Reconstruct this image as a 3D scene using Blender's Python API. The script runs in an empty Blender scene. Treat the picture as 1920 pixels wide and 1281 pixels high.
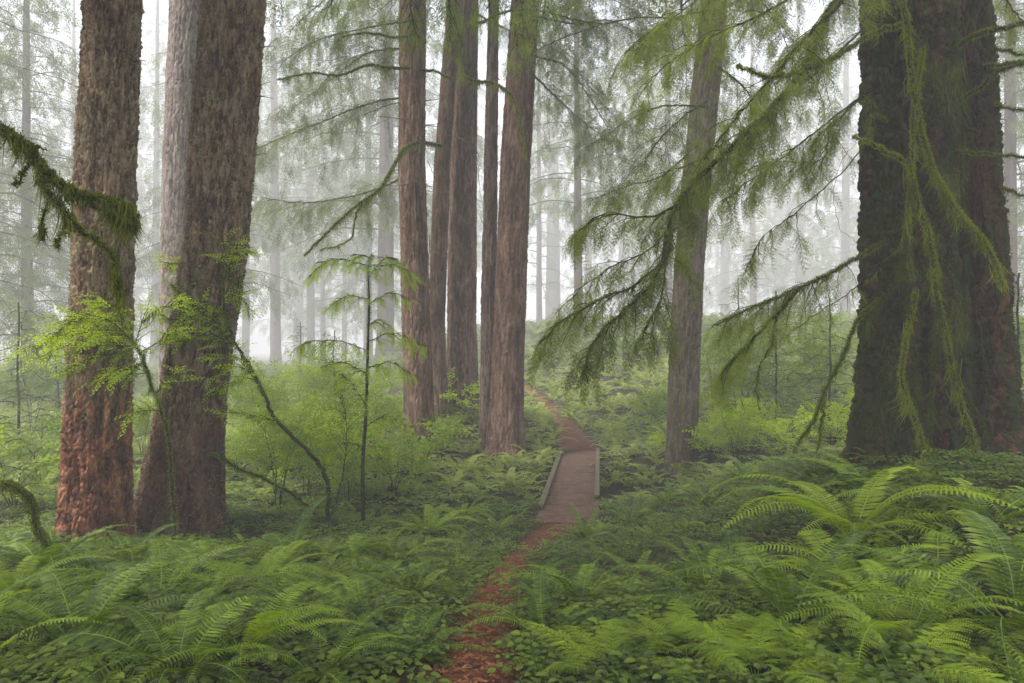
import bpy, math, random
import numpy as np
from math import radians as R_

# ------------------------------------------------------------------ camera, sky, sun, exposure
scene = bpy.context.scene
col = scene.collection
CAMZ = 1.65
cam = bpy.data.cameras.new("camera")
cam.lens = 24.0; cam.sensor_width = 36.0; cam.clip_start = 0.05; cam.clip_end = 2000
camo = bpy.data.objects.new("camera", cam); col.objects.link(camo)
camo.location = (0, 0, CAMZ); camo.rotation_euler = (R_(90), 0, 0)
scene.camera = camo

SUN_EL, SUN_AZ = 58.0, 235.0     # azimuth measured from +Y toward +X
world = bpy.data.worlds.new("World"); scene.world = world; world.use_nodes = True
wn = world.node_tree.nodes; wl = world.node_tree.links
bg = wn["Background"]
sky = wn.new("ShaderNodeTexSky"); sky.sky_type = 'NISHITA'; sky.sun_disc = False
sky.sun_elevation = R_(SUN_EL); sky.sun_rotation = R_(SUN_AZ)
sky.air_density = 1.0; sky.dust_density = 6.0; sky.ozone_density = 1.0
hs0 = wn.new("ShaderNodeHueSaturation"); hs0.inputs["Saturation"].default_value = .55   # overcast: greyer than a clear sky
wl.new(sky.outputs[0], hs0.inputs["Color"]); wl.new(hs0.outputs[0], bg.inputs[0]); bg.inputs[1].default_value = 0.14
sun = bpy.data.lights.new("sun", 'SUN'); sun.energy = 1.5; sun.angle = R_(10); sun.color = (1.0, 0.95, 0.88)
suno = bpy.data.objects.new("sun", sun); col.objects.link(suno)
suno.rotation_euler = (R_(90 - SUN_EL), 0, R_(180 - SUN_AZ))
scene.view_settings.view_transform = 'Standard'; scene.view_settings.look = 'None'
scene.view_settings.gamma = 1.0; scene.view_settings.exposure = 1.85
scene.render.engine = 'CYCLES'
cy = scene.cycles
cy.max_bounces = 6; cy.diffuse_bounces = 3; cy.glossy_bounces = 2; cy.transmission_bounces = 3
cy.volume_bounces = 2; cy.transparent_max_bounces = 4
cy.use_denoising = True; cy.denoiser = 'OPENIMAGEDENOISE'
cy.use_adaptive_sampling = True; cy.adaptive_threshold = 0.01
cy.caustics_reflective = False; cy.caustics_refractive = False

rng = np.random.default_rng(7)
rnd = random.Random(7)

# ------------------------------------------------------------------ numeric helpers
def ss(a, b, x):
    t = np.clip((np.asarray(x, float) - a) / (b - a), 0, 1)
    return t * t * (3 - 2 * t)

def hash2(ix, iy, k=0):
    n = (ix.astype(np.int64) * 374761393 + iy.astype(np.int64) * 668265263 + k * 974634777) & 0x7fffffff
    n = ((n ^ (n >> 13)) * 1274126177) & 0x7fffffff
    n = (n ^ (n >> 16)) & 0xffffff
    return n / float(0xffffff)

def vnoise(u, v, pu=None, k=0):
    u = np.asarray(u, float); v = np.asarray(v, float)
    iu = np.floor(u); iv = np.floor(v); fu = u - iu; fv = v - iv
    fu = fu * fu * (3 - 2 * fu); fv = fv * fv * (3 - 2 * fv)
    def h(a, b):
        if pu: a = np.mod(a, pu)
        return hash2(a, b, k)
    a = h(iu, iv); b = h(iu + 1, iv); c = h(iu, iv + 1); d = h(iu + 1, iv + 1)
    return (a * (1 - fu) + b * fu) * (1 - fv) + (c * (1 - fu) + d * fu) * fv

def worley(u, v, pu, k=0):
    iu = np.floor(u); iv = np.floor(v)
    f1 = np.full(u.shape, 9.0); f2 = np.full(u.shape, 9.0); cid = np.zeros(u.shape)
    for du in (-1, 0, 1):
        for dv in (-1, 0, 1):
            a = iu + du; b = iv + dv; am = np.mod(a, pu)
            jx = a + 0.1 + 0.8 * hash2(am, b, k); jy = b + 0.1 + 0.8 * hash2(am, b, k + 1)
            d = np.hypot(u - jx, v - jy)
            m = d < f1
            f2 = np.where(m, f1, np.minimum(f2, d)); f1 = np.where(m, d, f1)
            cid = np.where(m, hash2(am, b, k + 2), cid)
    return f1, f2, cid

# ------------------------------------------------------------------ mesh helpers
class MB:
    def __init__(s): s.v = []; s.f = []; s.a = []; s.n = 0
    def add(s, V, F, a=0.5):
        V = np.asarray(V, np.float32).reshape(-1, 3)
        s.v.append(V)
        for f in (F if isinstance(F, list) else [F]):
            s.f.append(np.asarray(f, np.int64) + s.n)
        s.a.append(np.broadcast_to(np.asarray(a, np.float32), (len(V),)).copy())
        s.n += len(V)
    def mesh(s, name, mat, smooth=False):
        me = bpy.data.meshes.new(name)
        V = np.concatenate(s.v); A = np.concatenate(s.a)
        me.vertices.add(len(V)); me.vertices.foreach_set("co", V.ravel())
        tot = np.concatenate([np.full(len(f), f.shape[1]) for f in s.f])
        idx = np.concatenate([f.ravel() for f in s.f]).astype(np.int32)
        me.loops.add(len(idx)); me.loops.foreach_set("vertex_index", idx)
        me.polygons.add(len(tot))
        st = np.concatenate([[0], np.cumsum(tot)[:-1]]).astype(np.int32)
        me.polygons.foreach_set("loop_start", st)
        me.polygons.foreach_set("use_smooth", np.full(len(tot), bool(smooth)))
        at = me.attributes.new("var", 'FLOAT', 'POINT'); at.data.foreach_set("value", A)
        me.update(calc_edges=True)
        if mat: me.materials.append(mat)
        return me
    def build(s, name, mat, parent=None, smooth=False):
        o = bpy.data.objects.new(name, s.mesh(name, mat, smooth)); col.objects.link(o)
        if parent:
            o.parent = parent
        return o

def tag(o, label=None, cat=None, group=None, kind=None):
    if label: o["label"] = label
    if cat: o["category"] = cat
    if group: o["group"] = group
    if kind: o["kind"] = kind
    return o

def empty(name, loc, label, cat, group=None):
    o = bpy.data.objects.new(name, None); col.objects.link(o); o.location = loc
    o.empty_display_size = 0.2
    return tag(o, label, cat, group)

def inst(name, mesh, parent, loc=(0, 0, 0), rot=(0, 0, 0), sc=1.0):
    o = bpy.data.objects.new(name, mesh); col.objects.link(o); o.parent = parent
    o.location = loc; o.rotation_euler = rot
    o.scale = (sc, sc, sc) if np.isscalar(sc) else sc
    return o

def spline(P, n):
    P = np.asarray(P, float)
    if len(P) == 2:
        t = np.linspace(0, 1, n)[:, None]; return P[0] * (1 - t) + P[1] * t
    Q = np.vstack([2 * P[0] - P[1], P, 2 * P[-1] - P[-2]])
    seg = len(P) - 1; t = np.linspace(0, seg - 1e-6, n); i = t.astype(int); f = (t - i)[:, None]
    p0, p1, p2, p3 = Q[i], Q[i + 1], Q[i + 2], Q[i + 3]
    return 0.5 * ((2 * p1) + (-p0 + p2) * f + (2 * p0 - 5 * p1 + 4 * p2 - p3) * f ** 2 + (-p0 + 3 * p1 - 3 * p2 + p3) * f ** 3)

def unit(a):
    a = np.asarray(a, float); return a / (np.linalg.norm(a, axis=-1, keepdims=True) + 1e-9)

def tube(mb, P, r, sides=6, a=0.5, knob=0.0):
    P = np.asarray(P, float); n = len(P); r = np.broadcast_to(np.asarray(r, float), (n,))
    T = unit(np.gradient(P, axis=0))
    ref = np.array([0.13, 0.21, 1.0]) if abs(T[:, 2]).mean() < 0.8 else np.array([1.0, 0.2, 0.1])
    X = unit(np.cross(T, ref)); Y = np.cross(T, X)
    th = np.linspace(0, 2 * np.pi, sides, endpoint=False)
    rr = r[:, None] * (1 + (knob * (rng.random((n, sides)) - .5) if knob else 0))
    V = P[:, None] + rr[..., None] * (np.cos(th)[None, :, None] * X[:, None] + np.sin(th)[None, :, None] * Y[:, None])
    i = np.arange(n - 1)[:, None] * sides; j = np.arange(sides)[None]; j2 = (j + 1) % sides
    F = np.stack([i + j, i + j2, i + sides + j2, i + sides + j], -1).reshape(-1, 4)
    mb.add(V.reshape(-1, 3), F, a)
    mb.add(V[-1], np.arange(sides)[None], a) if sides > 3 else None

def frames(D, U):
    x = unit(D); y = unit(np.cross(U, x)); z = np.cross(x, y)
    return np.stack([x, y, z], -1)     # columns

def place(mb, tm, M, P, S, avar=None):
    """tm=(V,F list,var) template, M (n,3,3), P (n,3), S (n,)"""
    V, F, A = tm; n = len(P)
    if n == 0: return
    S = np.broadcast_to(np.asarray(S, float), (n,))
    W = np.einsum('nij,vj->nvi', M * S[:, None, None], V) + P[:, None]
    off = (np.arange(n) * len(V))[:, None, None]
    Fs = [(f[None] + off).reshape(-1, f.shape[1]) for f in F]
    if avar is None: avar = rng.random(n)
    a = np.clip(0.6 * np.asarray(avar)[:, None] + 0.4 * A[None], 0, 1)
    mb.add(W.reshape(-1, 3), Fs, a.ravel())

def leafcards(B, D, N, L, W, shape=4, var=None):
    """leaves at base B (n,3), direction D, plane normal N; returns V,F"""
    B = np.asarray(B, float); D = unit(D); S = unit(np.cross(N, D)); n = len(B)
    L = np.broadcast_to(L, (n,))[:, None]; W = np.broadcast_to(W, (n,))[:, None]
    N2 = np.cross(D, S)
    if shape == 4:
        pts = [B, B + D * L * .42 + S * W * .5, B + D * L, B + D * L * .42 - S * W * .5]
    else:
        pts = [B, B + D * L * .3 + S * W * .46 + N2 * W * .10, B + D * L * .65 + S * W * .40 + N2 * W * .08, B + D * L - N2 * L * .08,
               B + D * L * .65 - S * W * .40 + N2 * W * .08, B + D * L * .3 - S * W * .46 + N2 * W * .10]
    V = np.stack(pts, 1); k = len(pts)
    if k == 4: F = np.arange(n * 4).reshape(n, 4)
    else:
        b = (np.arange(n) * 6)[:, None]
        F = np.concatenate([b + np.array([[0, 1, 2, 3]]), b + np.array([[0, 3, 4, 5]])])
    return V.reshape(-1, 3), F, k

# ------------------------------------------------------------------ materials
def nodes(m): return m.node_tree.nodes, m.node_tree.links

def ramp(n, fac, stops, l):
    r = n.new("ShaderNodeValToRGB"); e = r.color_ramp.elements
    while len(e) < len(stops): e.new(0.5)
    for q, (p, c) in zip(e, stops): q.position = p; q.color = (*c, 1)
    l.new(fac, r.inputs[0]); return r.outputs[0]

def leaf_mat(name, cols, trans=0.35, rough=0.5, spec=0.35, nscale=9.0):
    m = bpy.data.materials.new(name); m.use_nodes = True; n, l = nodes(m)
    p = n["Principled BSDF"]; out = n["Material Output"]
    at = n.new("ShaderNodeAttribute"); at.attribute_name = "var"
    oi = n.new("ShaderNodeObjectInfo")
    tc = n.new("ShaderNodeTexCoord")
    nz = n.new("ShaderNodeTexNoise"); nz.inputs["Scale"].default_value = nscale; nz.inputs["Detail"].default_value = 2
    l.new(tc.outputs["Object"], nz.inputs["Vector"])
    a = n.new("ShaderNodeMath"); a.operation = 'MULTIPLY_ADD'; l.new(oi.outputs["Random"], a.inputs[0]); a.inputs[1].default_value = .3
    b = n.new("ShaderNodeMath"); b.operation = 'MULTIPLY'; l.new(at.outputs["Fac"], b.inputs[0]); b.inputs[1].default_value = .5; l.new(b.outputs[0], a.inputs[2])
    c = n.new("ShaderNodeMath"); c.operation = 'MULTIPLY_ADD'; l.new(nz.outputs[0], c.inputs[0]); c.inputs[1].default_value = .4; l.new(a.outputs[0], c.inputs[2])
    k = len(cols); rc = ramp(n, c.outputs[0], [(0.2 + 0.7 * i / (k - 1), cc) for i, cc in enumerate(cols)], l)
    l.new(rc, p.inputs["Base Color"]); p.inputs["Roughness"].default_value = rough
    p.inputs["Specular IOR Level"].default_value = spec
    if trans > 0:
        t = n.new("ShaderNodeBsdfTranslucent"); hs = n.new("ShaderNodeHueSaturation")
        hs.inputs["Value"].default_value = 1.7; hs.inputs["Saturation"].default_value = 1.1; hs.inputs["Hue"].default_value = 0.49
        l.new(rc, hs.inputs["Color"]); l.new(hs.outputs[0], t.inputs[0])
        mx = n.new("ShaderNodeMixShader"); mx.inputs[0].default_value = trans
        l.new(p.outputs[0], mx.inputs[1]); l.new(t.outputs[0], mx.inputs[2]); l.new(mx.outputs[0], out.inputs[0])
    return m

def bark_mat(name, cols, lichen=None, lich_amt=.5, moss=None, moss_amt=0.0, moss_dir=(-1, 0, 0), red=None, zsplit=0.0, scale=6.0, zs=.22, bump=.6, rough=.85, splitrev=False):
    m = bpy.data.materials.new(name); m.use_nodes = True; n, l = nodes(m)
    p = n["Principled BSDF"]; p.inputs["Roughness"].default_value = rough; p.inputs["Specular IOR Level"].default_value = .2
    tc = n.new("ShaderNodeTexCoord"); mp = n.new("ShaderNodeMapping"); mp.inputs["Scale"].default_value = (1, 1, zs)
    l.new(tc.outputs["Object"], mp.inputs[0])
    at = n.new("ShaderNodeAttribute"); at.attribute_name = "var"
    nz = n.new("ShaderNodeTexNoise"); nz.inputs["Scale"].default_value = scale; nz.inputs["Detail"].default_value = 8; nz.inputs["Roughness"].default_value = .65
    l.new(mp.outputs[0], nz.inputs["Vector"])
    f = n.new("ShaderNodeTexNoise"); f.inputs["Scale"].default_value = scale * 9; f.inputs["Detail"].default_value = 6; f.inputs["Roughness"].default_value = .7
    l.new(mp.outputs[0], f.inputs["Vector"])
    def mth(op, x, y, z=None):
        q = n.new("ShaderNodeMath"); q.operation = op
        for i, w in enumerate((x, y, z)):
            if w is None: continue
            if isinstance(w, (int, float)): q.inputs[i].default_value = w
            else: l.new(w, q.inputs[i])
        return q.outputs[0]
    v = mth('MULTIPLY_ADD', at.outputs["Fac"], .18, mth('MULTIPLY_ADD', nz.outputs[0], .45, mth('MULTIPLY', f.outputs[0], .42)))
    c = ramp(n, v, [(0.42 + 0.22 * i / (len(cols) - 1), cc) for i, cc in enumerate(cols)], l)
    def mix(fac, A, B):
        q = n.new("ShaderNodeMix"); q.data_type = 'RGBA'
        if isinstance(fac, float): q.inputs[0].default_value = fac
        else: l.new(fac, q.inputs[0])
        for i, w in ((6, A), (7, B)):
            if isinstance(w, tuple): q.inputs[i].default_value = (*w, 1)
            else: l.new(w, q.inputs[i])
        return q.outputs[2]
    sep = n.new("ShaderNodeSeparateXYZ"); l.new(tc.outputs["Object"], sep.inputs[0])
    big = n.new("ShaderNodeTexNoise"); big.inputs["Scale"].default_value = 2.2; big.inputs["Detail"].default_value = 5
    l.new(tc.outputs["Object"], big.inputs["Vector"])
    if lichen:
        l2 = n.new("ShaderNodeTexNoise"); l2.inputs["Scale"].default_value = 48; l2.inputs["Detail"].default_value = 5; l2.inputs["Roughness"].default_value = .7
        l.new(tc.outputs["Object"], l2.inputs["Vector"])
        fac = mth('MULTIPLY_ADD', l2.outputs[0], 1.3, mth('MULTIPLY_ADD', big.outputs[0], .6, mth('MULTIPLY', at.outputs["Fac"], .45)))
        fac = mth('MULTIPLY_ADD', fac, 1.0, -1.32 + lich_amt)
        cl = n.new("ShaderNodeClamp"); l.new(mth('MULTIPLY', fac, 4.0), cl.inputs[0])
        c = mix(cl.outputs[0], c, lichen)
    if red:
        h = mth('MULTIPLY_ADD', big.outputs[0], 1.6, mth('MULTIPLY', sep.outputs[2], -1.0))
        h = mth('ADD', h, zsplit - .8)
        h = mth('ADD', h, mth('MULTIPLY', mth('SUBTRACT', at.outputs["Fac"], .5), 1.1))
        cl = n.new("ShaderNodeClamp"); l.new(mth('MULTIPLY', h, 3.0), cl.inputs[0])
        rr = ramp(n, v, [(0.42 + 0.22 * i / (len(red) - 1), cc) for i, cc in enumerate(red)], l)
        c = mix(cl.outputs[0], c, rr)
    if moss:
        g = n.new("ShaderNodeNewGeometry"); dt = n.new("ShaderNodeVectorMath"); dt.operation = 'DOT_PRODUCT'
        l.new(g.outputs["True Normal"], dt.inputs[0]); dt.inputs[1].default_value = moss_dir
        f3 = n.new("ShaderNodeTexNoise"); f3.inputs["Scale"].default_value = 7; f3.inputs["Detail"].default_value = 6
        l.new(mp.outputs[0], f3.inputs["Vector"])
        h = mth('MULTIPLY_ADD', f3.outputs[0], 2.2, mth('MULTIPLY_ADD', dt.outputs["Value"], .7, moss_amt - 1.5))
        cl = n.new("ShaderNodeClamp"); l.new(mth('MULTIPLY', h, 3.0), cl.inputs[0])
        c = mix(cl.outputs[0], c, moss)
    l.new(c, p.inputs["Base Color"])
    bp = n.new("ShaderNodeBump"); bp.inputs["Strength"].default_value = bump; bp.inputs["Distance"].default_value = .035
    l.new(mth('MULTIPLY_ADD', nz.outputs[0], .6, mth('MULTIPLY', f.outputs[0], .6)), bp.inputs["Height"]); l.new(bp.outputs[0], p.inputs["Normal"])
    return m

def soil_mat(name, cols, scale=3.0, rough=.9, bump=.5, fine=40):
    m = bpy.data.materials.new(name); m.use_nodes = True; n, l = nodes(m)
    p = n["Principled BSDF"]; p.inputs["Roughness"].default_value = rough; p.inputs["Specular IOR Level"].default_value = .2
    tc = n.new("ShaderNodeTexCoord")
    a = n.new("ShaderNodeTexNoise"); a.inputs["Scale"].default_value = scale; a.inputs["Detail"].default_value = 9; a.inputs["Roughness"].default_value = .7
    b = n.new("ShaderNodeTexNoise"); b.inputs["Scale"].default_value = fine; b.inputs["Detail"].default_value = 5; b.inputs["Roughness"].default_value = .7
    l.new(tc.outputs["Object"], a.inputs["Vector"]); l.new(tc.outputs["Object"], b.inputs["Vector"])
    s = n.new("ShaderNodeMath"); s.operation = 'MULTIPLY_ADD'; l.new(b.outputs[0], s.inputs[0]); s.inputs[1].default_value = .6
    t = n.new("ShaderNodeMath"); t.operation = 'MULTIPLY'; l.new(a.outputs[0], t.inputs[0]); t.inputs[1].default_value = .5; l.new(t.outputs[0], s.inputs[2])
    c = ramp(n, s.outputs[0], [(.36 + .34 * i / (len(cols) - 1), cc) for i, cc in enumerate(cols)], l)
    l.new(c, p.inputs["Base Color"])
    bp = n.new("ShaderNodeBump"); bp.inputs["Strength"].default_value = bump; bp.inputs["Distance"].default_value = .03
    l.new(s.outputs[0], bp.inputs["Height"]); l.new(bp.outputs[0], p.inputs["Normal"])
    return m

M = {}
M['fern'] = leaf_mat("sword_fern_green", [(.016, .032, .004), (.072, .13, .009), (.24, .35, .018)], .34, .42, .35)
M['fern_bright'] = leaf_mat("lady_fern_green", [(.09, .155, .012), (.18, .28, .018), (.30, .40, .03)], .42, .5, .3)
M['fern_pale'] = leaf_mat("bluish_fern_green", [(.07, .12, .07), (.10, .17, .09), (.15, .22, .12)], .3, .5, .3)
M['herb'] = leaf_mat("oxalis_green", [(.010, .022, .005), (.05, .092, .010), (.22, .31, .024)], .35, .5, .35, 3)
M['scrub'] = leaf_mat("undergrowth_green", [(.05, .08, .018), (.13, .185, .034), (.24, .30, .055), (.30, .34, .10)], .35, .6, .25, .6)
M['needle'] = leaf_mat("hemlock_needles", [(.035, .055, .009), (.11, .15, .016), (.29, .36, .03)], .4, .6, .15)
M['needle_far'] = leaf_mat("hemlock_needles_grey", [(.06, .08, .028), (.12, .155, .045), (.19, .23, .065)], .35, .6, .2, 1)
M['leaf'] = leaf_mat("maple_leaf_yellow_green", [(.16, .25, .012), (.28, .40, .018), (.42, .54, .03)], .5, .5, .3)
M['leaf_mid'] = leaf_mat("shrub_leaf_green", [(.06, .10, .012), (.14, .22, .018), (.26, .35, .032)], .45, .5, .3)
M['moss'] = leaf_mat("moss_green", [(.045, .06, .007), (.11, .14, .014), (.21, .25, .026)], .35, .8, .1, 5)
M['moss_dark'] = leaf_mat("moss_deep_green", [(.016, .022, .005), (.042, .055, .010), (.10, .125, .018)], .3, .85, .1, 5)
M['moss_mid'] = leaf_mat("moss_olive_green", [(.025, .034, .005), (.07, .09, .010), (.15, .18, .022)], .4, .8, .1, 5)
M['moss_pale'] = leaf_mat("moss_pale_green", [(.07, .10, .015), (.13, .17, .02), (.2, .24, .04)], .4, .8, .1, 5)
M['lichen'] = leaf_mat("crusty_lichen", [(.10, .085, .045), (.19, .165, .09), (.30, .27, .17)], .1, .9, .1, 5)
M['litter'] = leaf_mat("fallen_needles_red_brown", [(.045, .016, .009), (.12, .044, .021), (.21, .085, .038), (.33, .18, .08)], .05, .8, .1, 5)
M['deadfrond'] = leaf_mat("dead_frond_orange", [(.2, .05, .02), (.3, .09, .03)], .2, .8, .1, 5)
M['twig'] = soil_mat("dark_mossy_twig", [(.012, .009, .006), (.03, .022, .014), (.05, .045, .02)], 8)
M['limb'] = soil_mat("mossy_limb", [(.010, .012, .005), (.022, .026, .009), (.055, .07, .015)], 6)
M['deadwood'] = soil_mat("grey_dead_branch", [(.05, .04, .03), (.10, .08, .06), (.13, .13, .06)], 6)
M['barkA'] = bark_mat("bark_tan_scaly", [(.032, .018, .011), (.18, .11, .068), (.42, .30, .19)], lichen=(.25, .23, .13), lich_amt=.12,
                      red=[(.035, .015, .009), (.17, .068, .036), (.42, .20, .105)], zsplit=.95, moss=(.07, .10, .02), moss_amt=-.35)
M['barkB'] = bark_mat("bark_brown_scaly", [(.03, .017, .011), (.16, .098, .062), (.38, .27, .18)], lichen=(.25, .23, .14), lich_amt=.10,
                      red=[(.03, .018, .012), (.075, .042, .026), (.17, .085, .05)], zsplit=.5, moss=(.08, .11, .02), moss_amt=-.3, moss_dir=(.9, -.2, 0))
M['barkP'] = bark_mat("bark_grey_violet", [(.09, .066, .06), (.22, .17, .16), (.36, .30, .28)], lichen=(.27, .28, .19), lich_amt=.1,
                      moss=(.14, .17, .05), moss_amt=-.25, moss_dir=(-1, 0, 0))
M['barkC'] = bark_mat("bark_brown_furrowed", [(.045, .025, .016), (.14, .082, .056), (.28, .185, .135)], lichen=(.24, .18, .14), lich_amt=-.05,
                      moss=(.08, .10, .03), moss_amt=-.35)
M['barkT'] = bark_mat("bark_pale_pinkish", [(.09, .055, .045), (.24, .16, .13), (.40, .29, .25)], lichen=(.35, .29, .24), lich_amt=-.05)
M['barkD'] = bark_mat("bark_brown_mossy_side", [(.045, .030, .022), (.09, .060, .045), (.16, .115, .085)], lichen=(.18, .16, .11), lich_amt=.15,
                      moss=(.10, .14, .025), moss_amt=-.12, moss_dir=(-1, -.1, 0))
M['barkE'] = bark_mat("bark_dark_shaded", [(.010, .007, .005), (.036, .019, .012), (.13, .052, .028)], lichen=(.06, .06, .03), lich_amt=.05,
                      moss=(.03, .045, .008), moss_amt=.02, moss_dir=(0, -1, .1), bump=.9)  # canopy shade is put into the dark bark colours
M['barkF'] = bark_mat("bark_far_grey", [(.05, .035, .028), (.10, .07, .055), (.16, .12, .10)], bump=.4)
M['soil'] = soil_mat("forest_floor", [(.010, .008, .005), (.028, .018, .010), (.04, .034, .014), (.025, .036, .010)], 1.6)
M['path'] = soil_mat("trail_bark_mulch", [(.035, .015, .009), (.10, .040, .022), (.19, .085, .045)], 4, bump=.8, fine=60)
M['wood'] = soil_mat("weathered_plank", [(.045, .028, .019), (.10, .064, .045), (.19, .13, .095)], 5, bump=.4)
M['wood_moss'] = soil_mat("weathered_mossy_timber", [(.05, .048, .022), (.10, .09, .05), (.17, .155, .10)], 6, bump=.5)

# ------------------------------------------------------------------ terrain
PY = np.array([-6, 0, 3.3, 4.2, 6, 8, 9.5, 11, 18.3, 20, 22, 25, 28, 31, 35, 60])
PX = np.array([-.5, -.3, -.17, -.16, -.12, .09, .40, .87, 1.82, 1.80, 1.68, 1.46, 1.1, .6, -.6, -9])
PW = np.array([.36, .36, .34, .33, .32, .32, .45, .75, .95, .84, .68, .52, .42, .34, .3, .3])
ZY = np.array([-50, 2, 3.3, 5, 7, 9, 11, 18.3, 22, 28, 33, 45, 70, 150, 450])
ZZ = np.array([.3, .02, 0, -.26, -.70, -1.10, -1.31, -1.31, -1.12, -.62, -.2, .75, 1.7, 3.0, 4.0])
LY = np.array([-50, 2, 4, 9, 14, 20, 30, 45, 70, 150, 450])
LZ = np.array([.2, .0, -.12, -.98, -1.15, -1.1, -1.0, -.9, -1.2, -3, -6])
def g(x, y):
    x = np.asarray(x, float); y = np.asarray(y, float)
    u = x - np.interp(y, PY, PX)
    zp = np.interp(y, ZY, ZZ); zl = np.interp(y, LY, LZ)
    wl_ = ss(1.0, 6.0, -u) ; z = zp * (1 - wl_) + zl * wl_
    z = z + 1.15 * ss(.9, 4.6, u) * ss(2, 7.5, y) * (1 - .45 * ss(10, 14, y) * (1 - ss(4, 8, u))) + .9 * ss(6, 22, u) * ss(12, 40, y)
    z = z + 1.15 * np.exp(-((x + 1.7) / 2.3) ** 2 - ((y - 20.6) / 2.4) ** 2)
    z = z - .8 * np.exp(-((y - 14.3 - .12 * (x - 1)) / 1.2) ** 2) * ss(-.1, .9, x) * (1 - ss(3.5, 6, x))
    off = ss(.35, 1.3, np.abs(u))
    z = z + off * (.16 * (vnoise(x * .7 + 31, y * .7 + 7) - .5) + .10 * (vnoise(x * 2.1 + 5, y * 2.1 + 9) - .5))
    z = z + .02 * (vnoise(x * 9, y * 9) - .5)
    return z

def hit(px, py):
    d = np.arange(1.5, 240, .02)
    x = (px - 960) / 1280 * d; zr = CAMZ - (py - 640.5) / 1280 * d
    k = np.argmax(zr <= g(x, d))
    return np.array([x[k], d[k], float(g(x[k], d[k]))]) if zr[k] <= g(x[k], d[k]) else np.array([x[-1], 140, g(x[-1], 140)])

def at(px, py, d):
    return np.array([(px - 960) / 1280 * d, d, CAMZ - (py - 640.5) / 1280 * d])

def axis(a, b, fine, nmax, g_=1.09):
    pts = list(np.arange(a, b, fine)); s = fine; p = pts[-1]
    while p < nmax: s *= g_; p += s; pts.append(p)
    return pts
xs = axis(0, 9, .075, 400, 1.10); xs = np.array([-q for q in xs[:0:-1]] + xs)
ys = np.array([-q for q in axis(0, 1, .3, 190, 1.2)[:0:-1]] + axis(0, 24, .08, 440, 1.08))
XX, YY = np.meshgrid(xs, ys)
GV = np.stack([XX, YY, g(XX, YY)], -1).reshape(-1, 3)
nx, ny = len(xs), len(ys)
i = np.arange(ny - 1)[:, None] * nx; j = np.arange(nx - 1)[None]
GF = np.stack([i + j, i + j + 1, i + nx + j + 1, i + nx + j], -1).reshape(-1, 4)
mb = MB(); mb.add(GV, GF); ground = mb.build("ground", M['soil'], smooth=True); tag(ground, kind="structure")

def path_strip(y0, y1, name):
    yy = np.arange(y0, y1, .06); cx = np.interp(yy, PY, PX); w = np.interp(yy, PY, PW)
    k = 13; s = np.linspace(-1, 1, k)
    wob = 1 + .25 * (vnoise(yy * 1.7, yy * 0 + 3) - .5)
    X = cx[:, None] + s[None] * (w * wob * .62)[:, None]
    Y = np.broadcast_to(yy[:, None], X.shape)
    Z = g(X, Y) + .03 * (1 - np.abs(s[None]) ** 3) - .012
    V = np.stack([X, Y, Z], -1).reshape(-1, 3); n_ = len(yy)
    i = np.arange(n_ - 1)[:, None] * k; j = np.arange(k - 1)[None]
    F = np.stack([i + j, i + j + 1, i + k + j + 1, i + k + j], -1).reshape(-1, 4)
    m_ = MB(); m_.add(V, F); tag(m_.build(name, M['path'], smooth=True), kind="structure")
path_strip(-3, 11.1, "path"); path_strip(18.2, 34, "path")

# ------------------------------------------------------------------ plant templates
def spray_tm(r, L=.30, ntw=15, nn=6, nl=.014, nw=.0042, twl=.10, droop=.35):
    """feathery hemlock spray: x forward, z up"""
    m_ = MB(); x = np.linspace(0, 1, 5)
    def ctr(t): return np.stack([t * L, 0.02 * L * np.sin(t * 5), -droop * L * t * t], -1)
    P = ctr(x); w = .0022 * (1 - .7 * x)
    V = np.concatenate([P + np.array([0, 1, 0]) * w[:, None], P - np.array([0, 1, 0]) * w[:, None]])
    k = np.arange(4); m_.add(V, np.stack([k, k + 1, k + 6, k + 5], -1), .1)
    for q in range(ntw):
        t = (q + .5) / ntw; sd = 1 if q % 2 else -1
        b = ctr(np.array([t]))[0]; l = twl * (1 - .72 * t) * r.uniform(.7, 1.15)
        ang = R_(r.uniform(42, 62)); d = np.array([math.cos(ang), sd * math.sin(ang), -r.uniform(.1, .5)]); d = unit(d)
        nq = max(2, int(nn * (1 - .5 * t) + .5))
        s = (np.arange(nq * 2) // 2 + .6) / nq
        B = b + d * (s * l)[:, None]; B[:, 2] -= .5 * l * s * s * r.uniform(.2, .8)
        side = np.where(np.arange(nq * 2) % 2 == 0, 1, -1)
        perp = unit(np.cross([0, 0, 1], d))
        D = unit(d * .75 + perp * side[:, None] * .75)
        V, F, _ = leafcards(B, D, np.tile([0, 0, 1.], (len(B), 1)) + r.uniform(-.2, .2), nl * r.uniform(.9, 1.2), nw)
        m_.add(V, F, r.uniform(0, 1))
        V, F, _ = leafcards([b], [d - np.array([0, 0, .12])], [[0, 0, 1.]], l, .003); m_.add(V, F, .1)
    return np.concatenate(m_.v), [np.concatenate([f for f in m_.f if f.shape[1] == 4])], np.concatenate(m_.a)

SPR = [spray_tm(rnd, nl=.017, nw=.0052, L=rnd.uniform(.24, .34), droop=rnd.uniform(.2, .7)) for _ in range(5)]
SPR_MID = [spray_tm(rnd, L=.38, ntw=11, nn=3, nl=.042, nw=.010, twl=.14, droop=rnd.uniform(.3, .9)) for _ in range(4)]
SPR_FAR = [spray_tm(rnd, L=.50, ntw=9, nn=2, nl=.095, nw=.026, twl=.20, droop=rnd.uniform(.4, 1.0)) for _ in range(4)]

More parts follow.
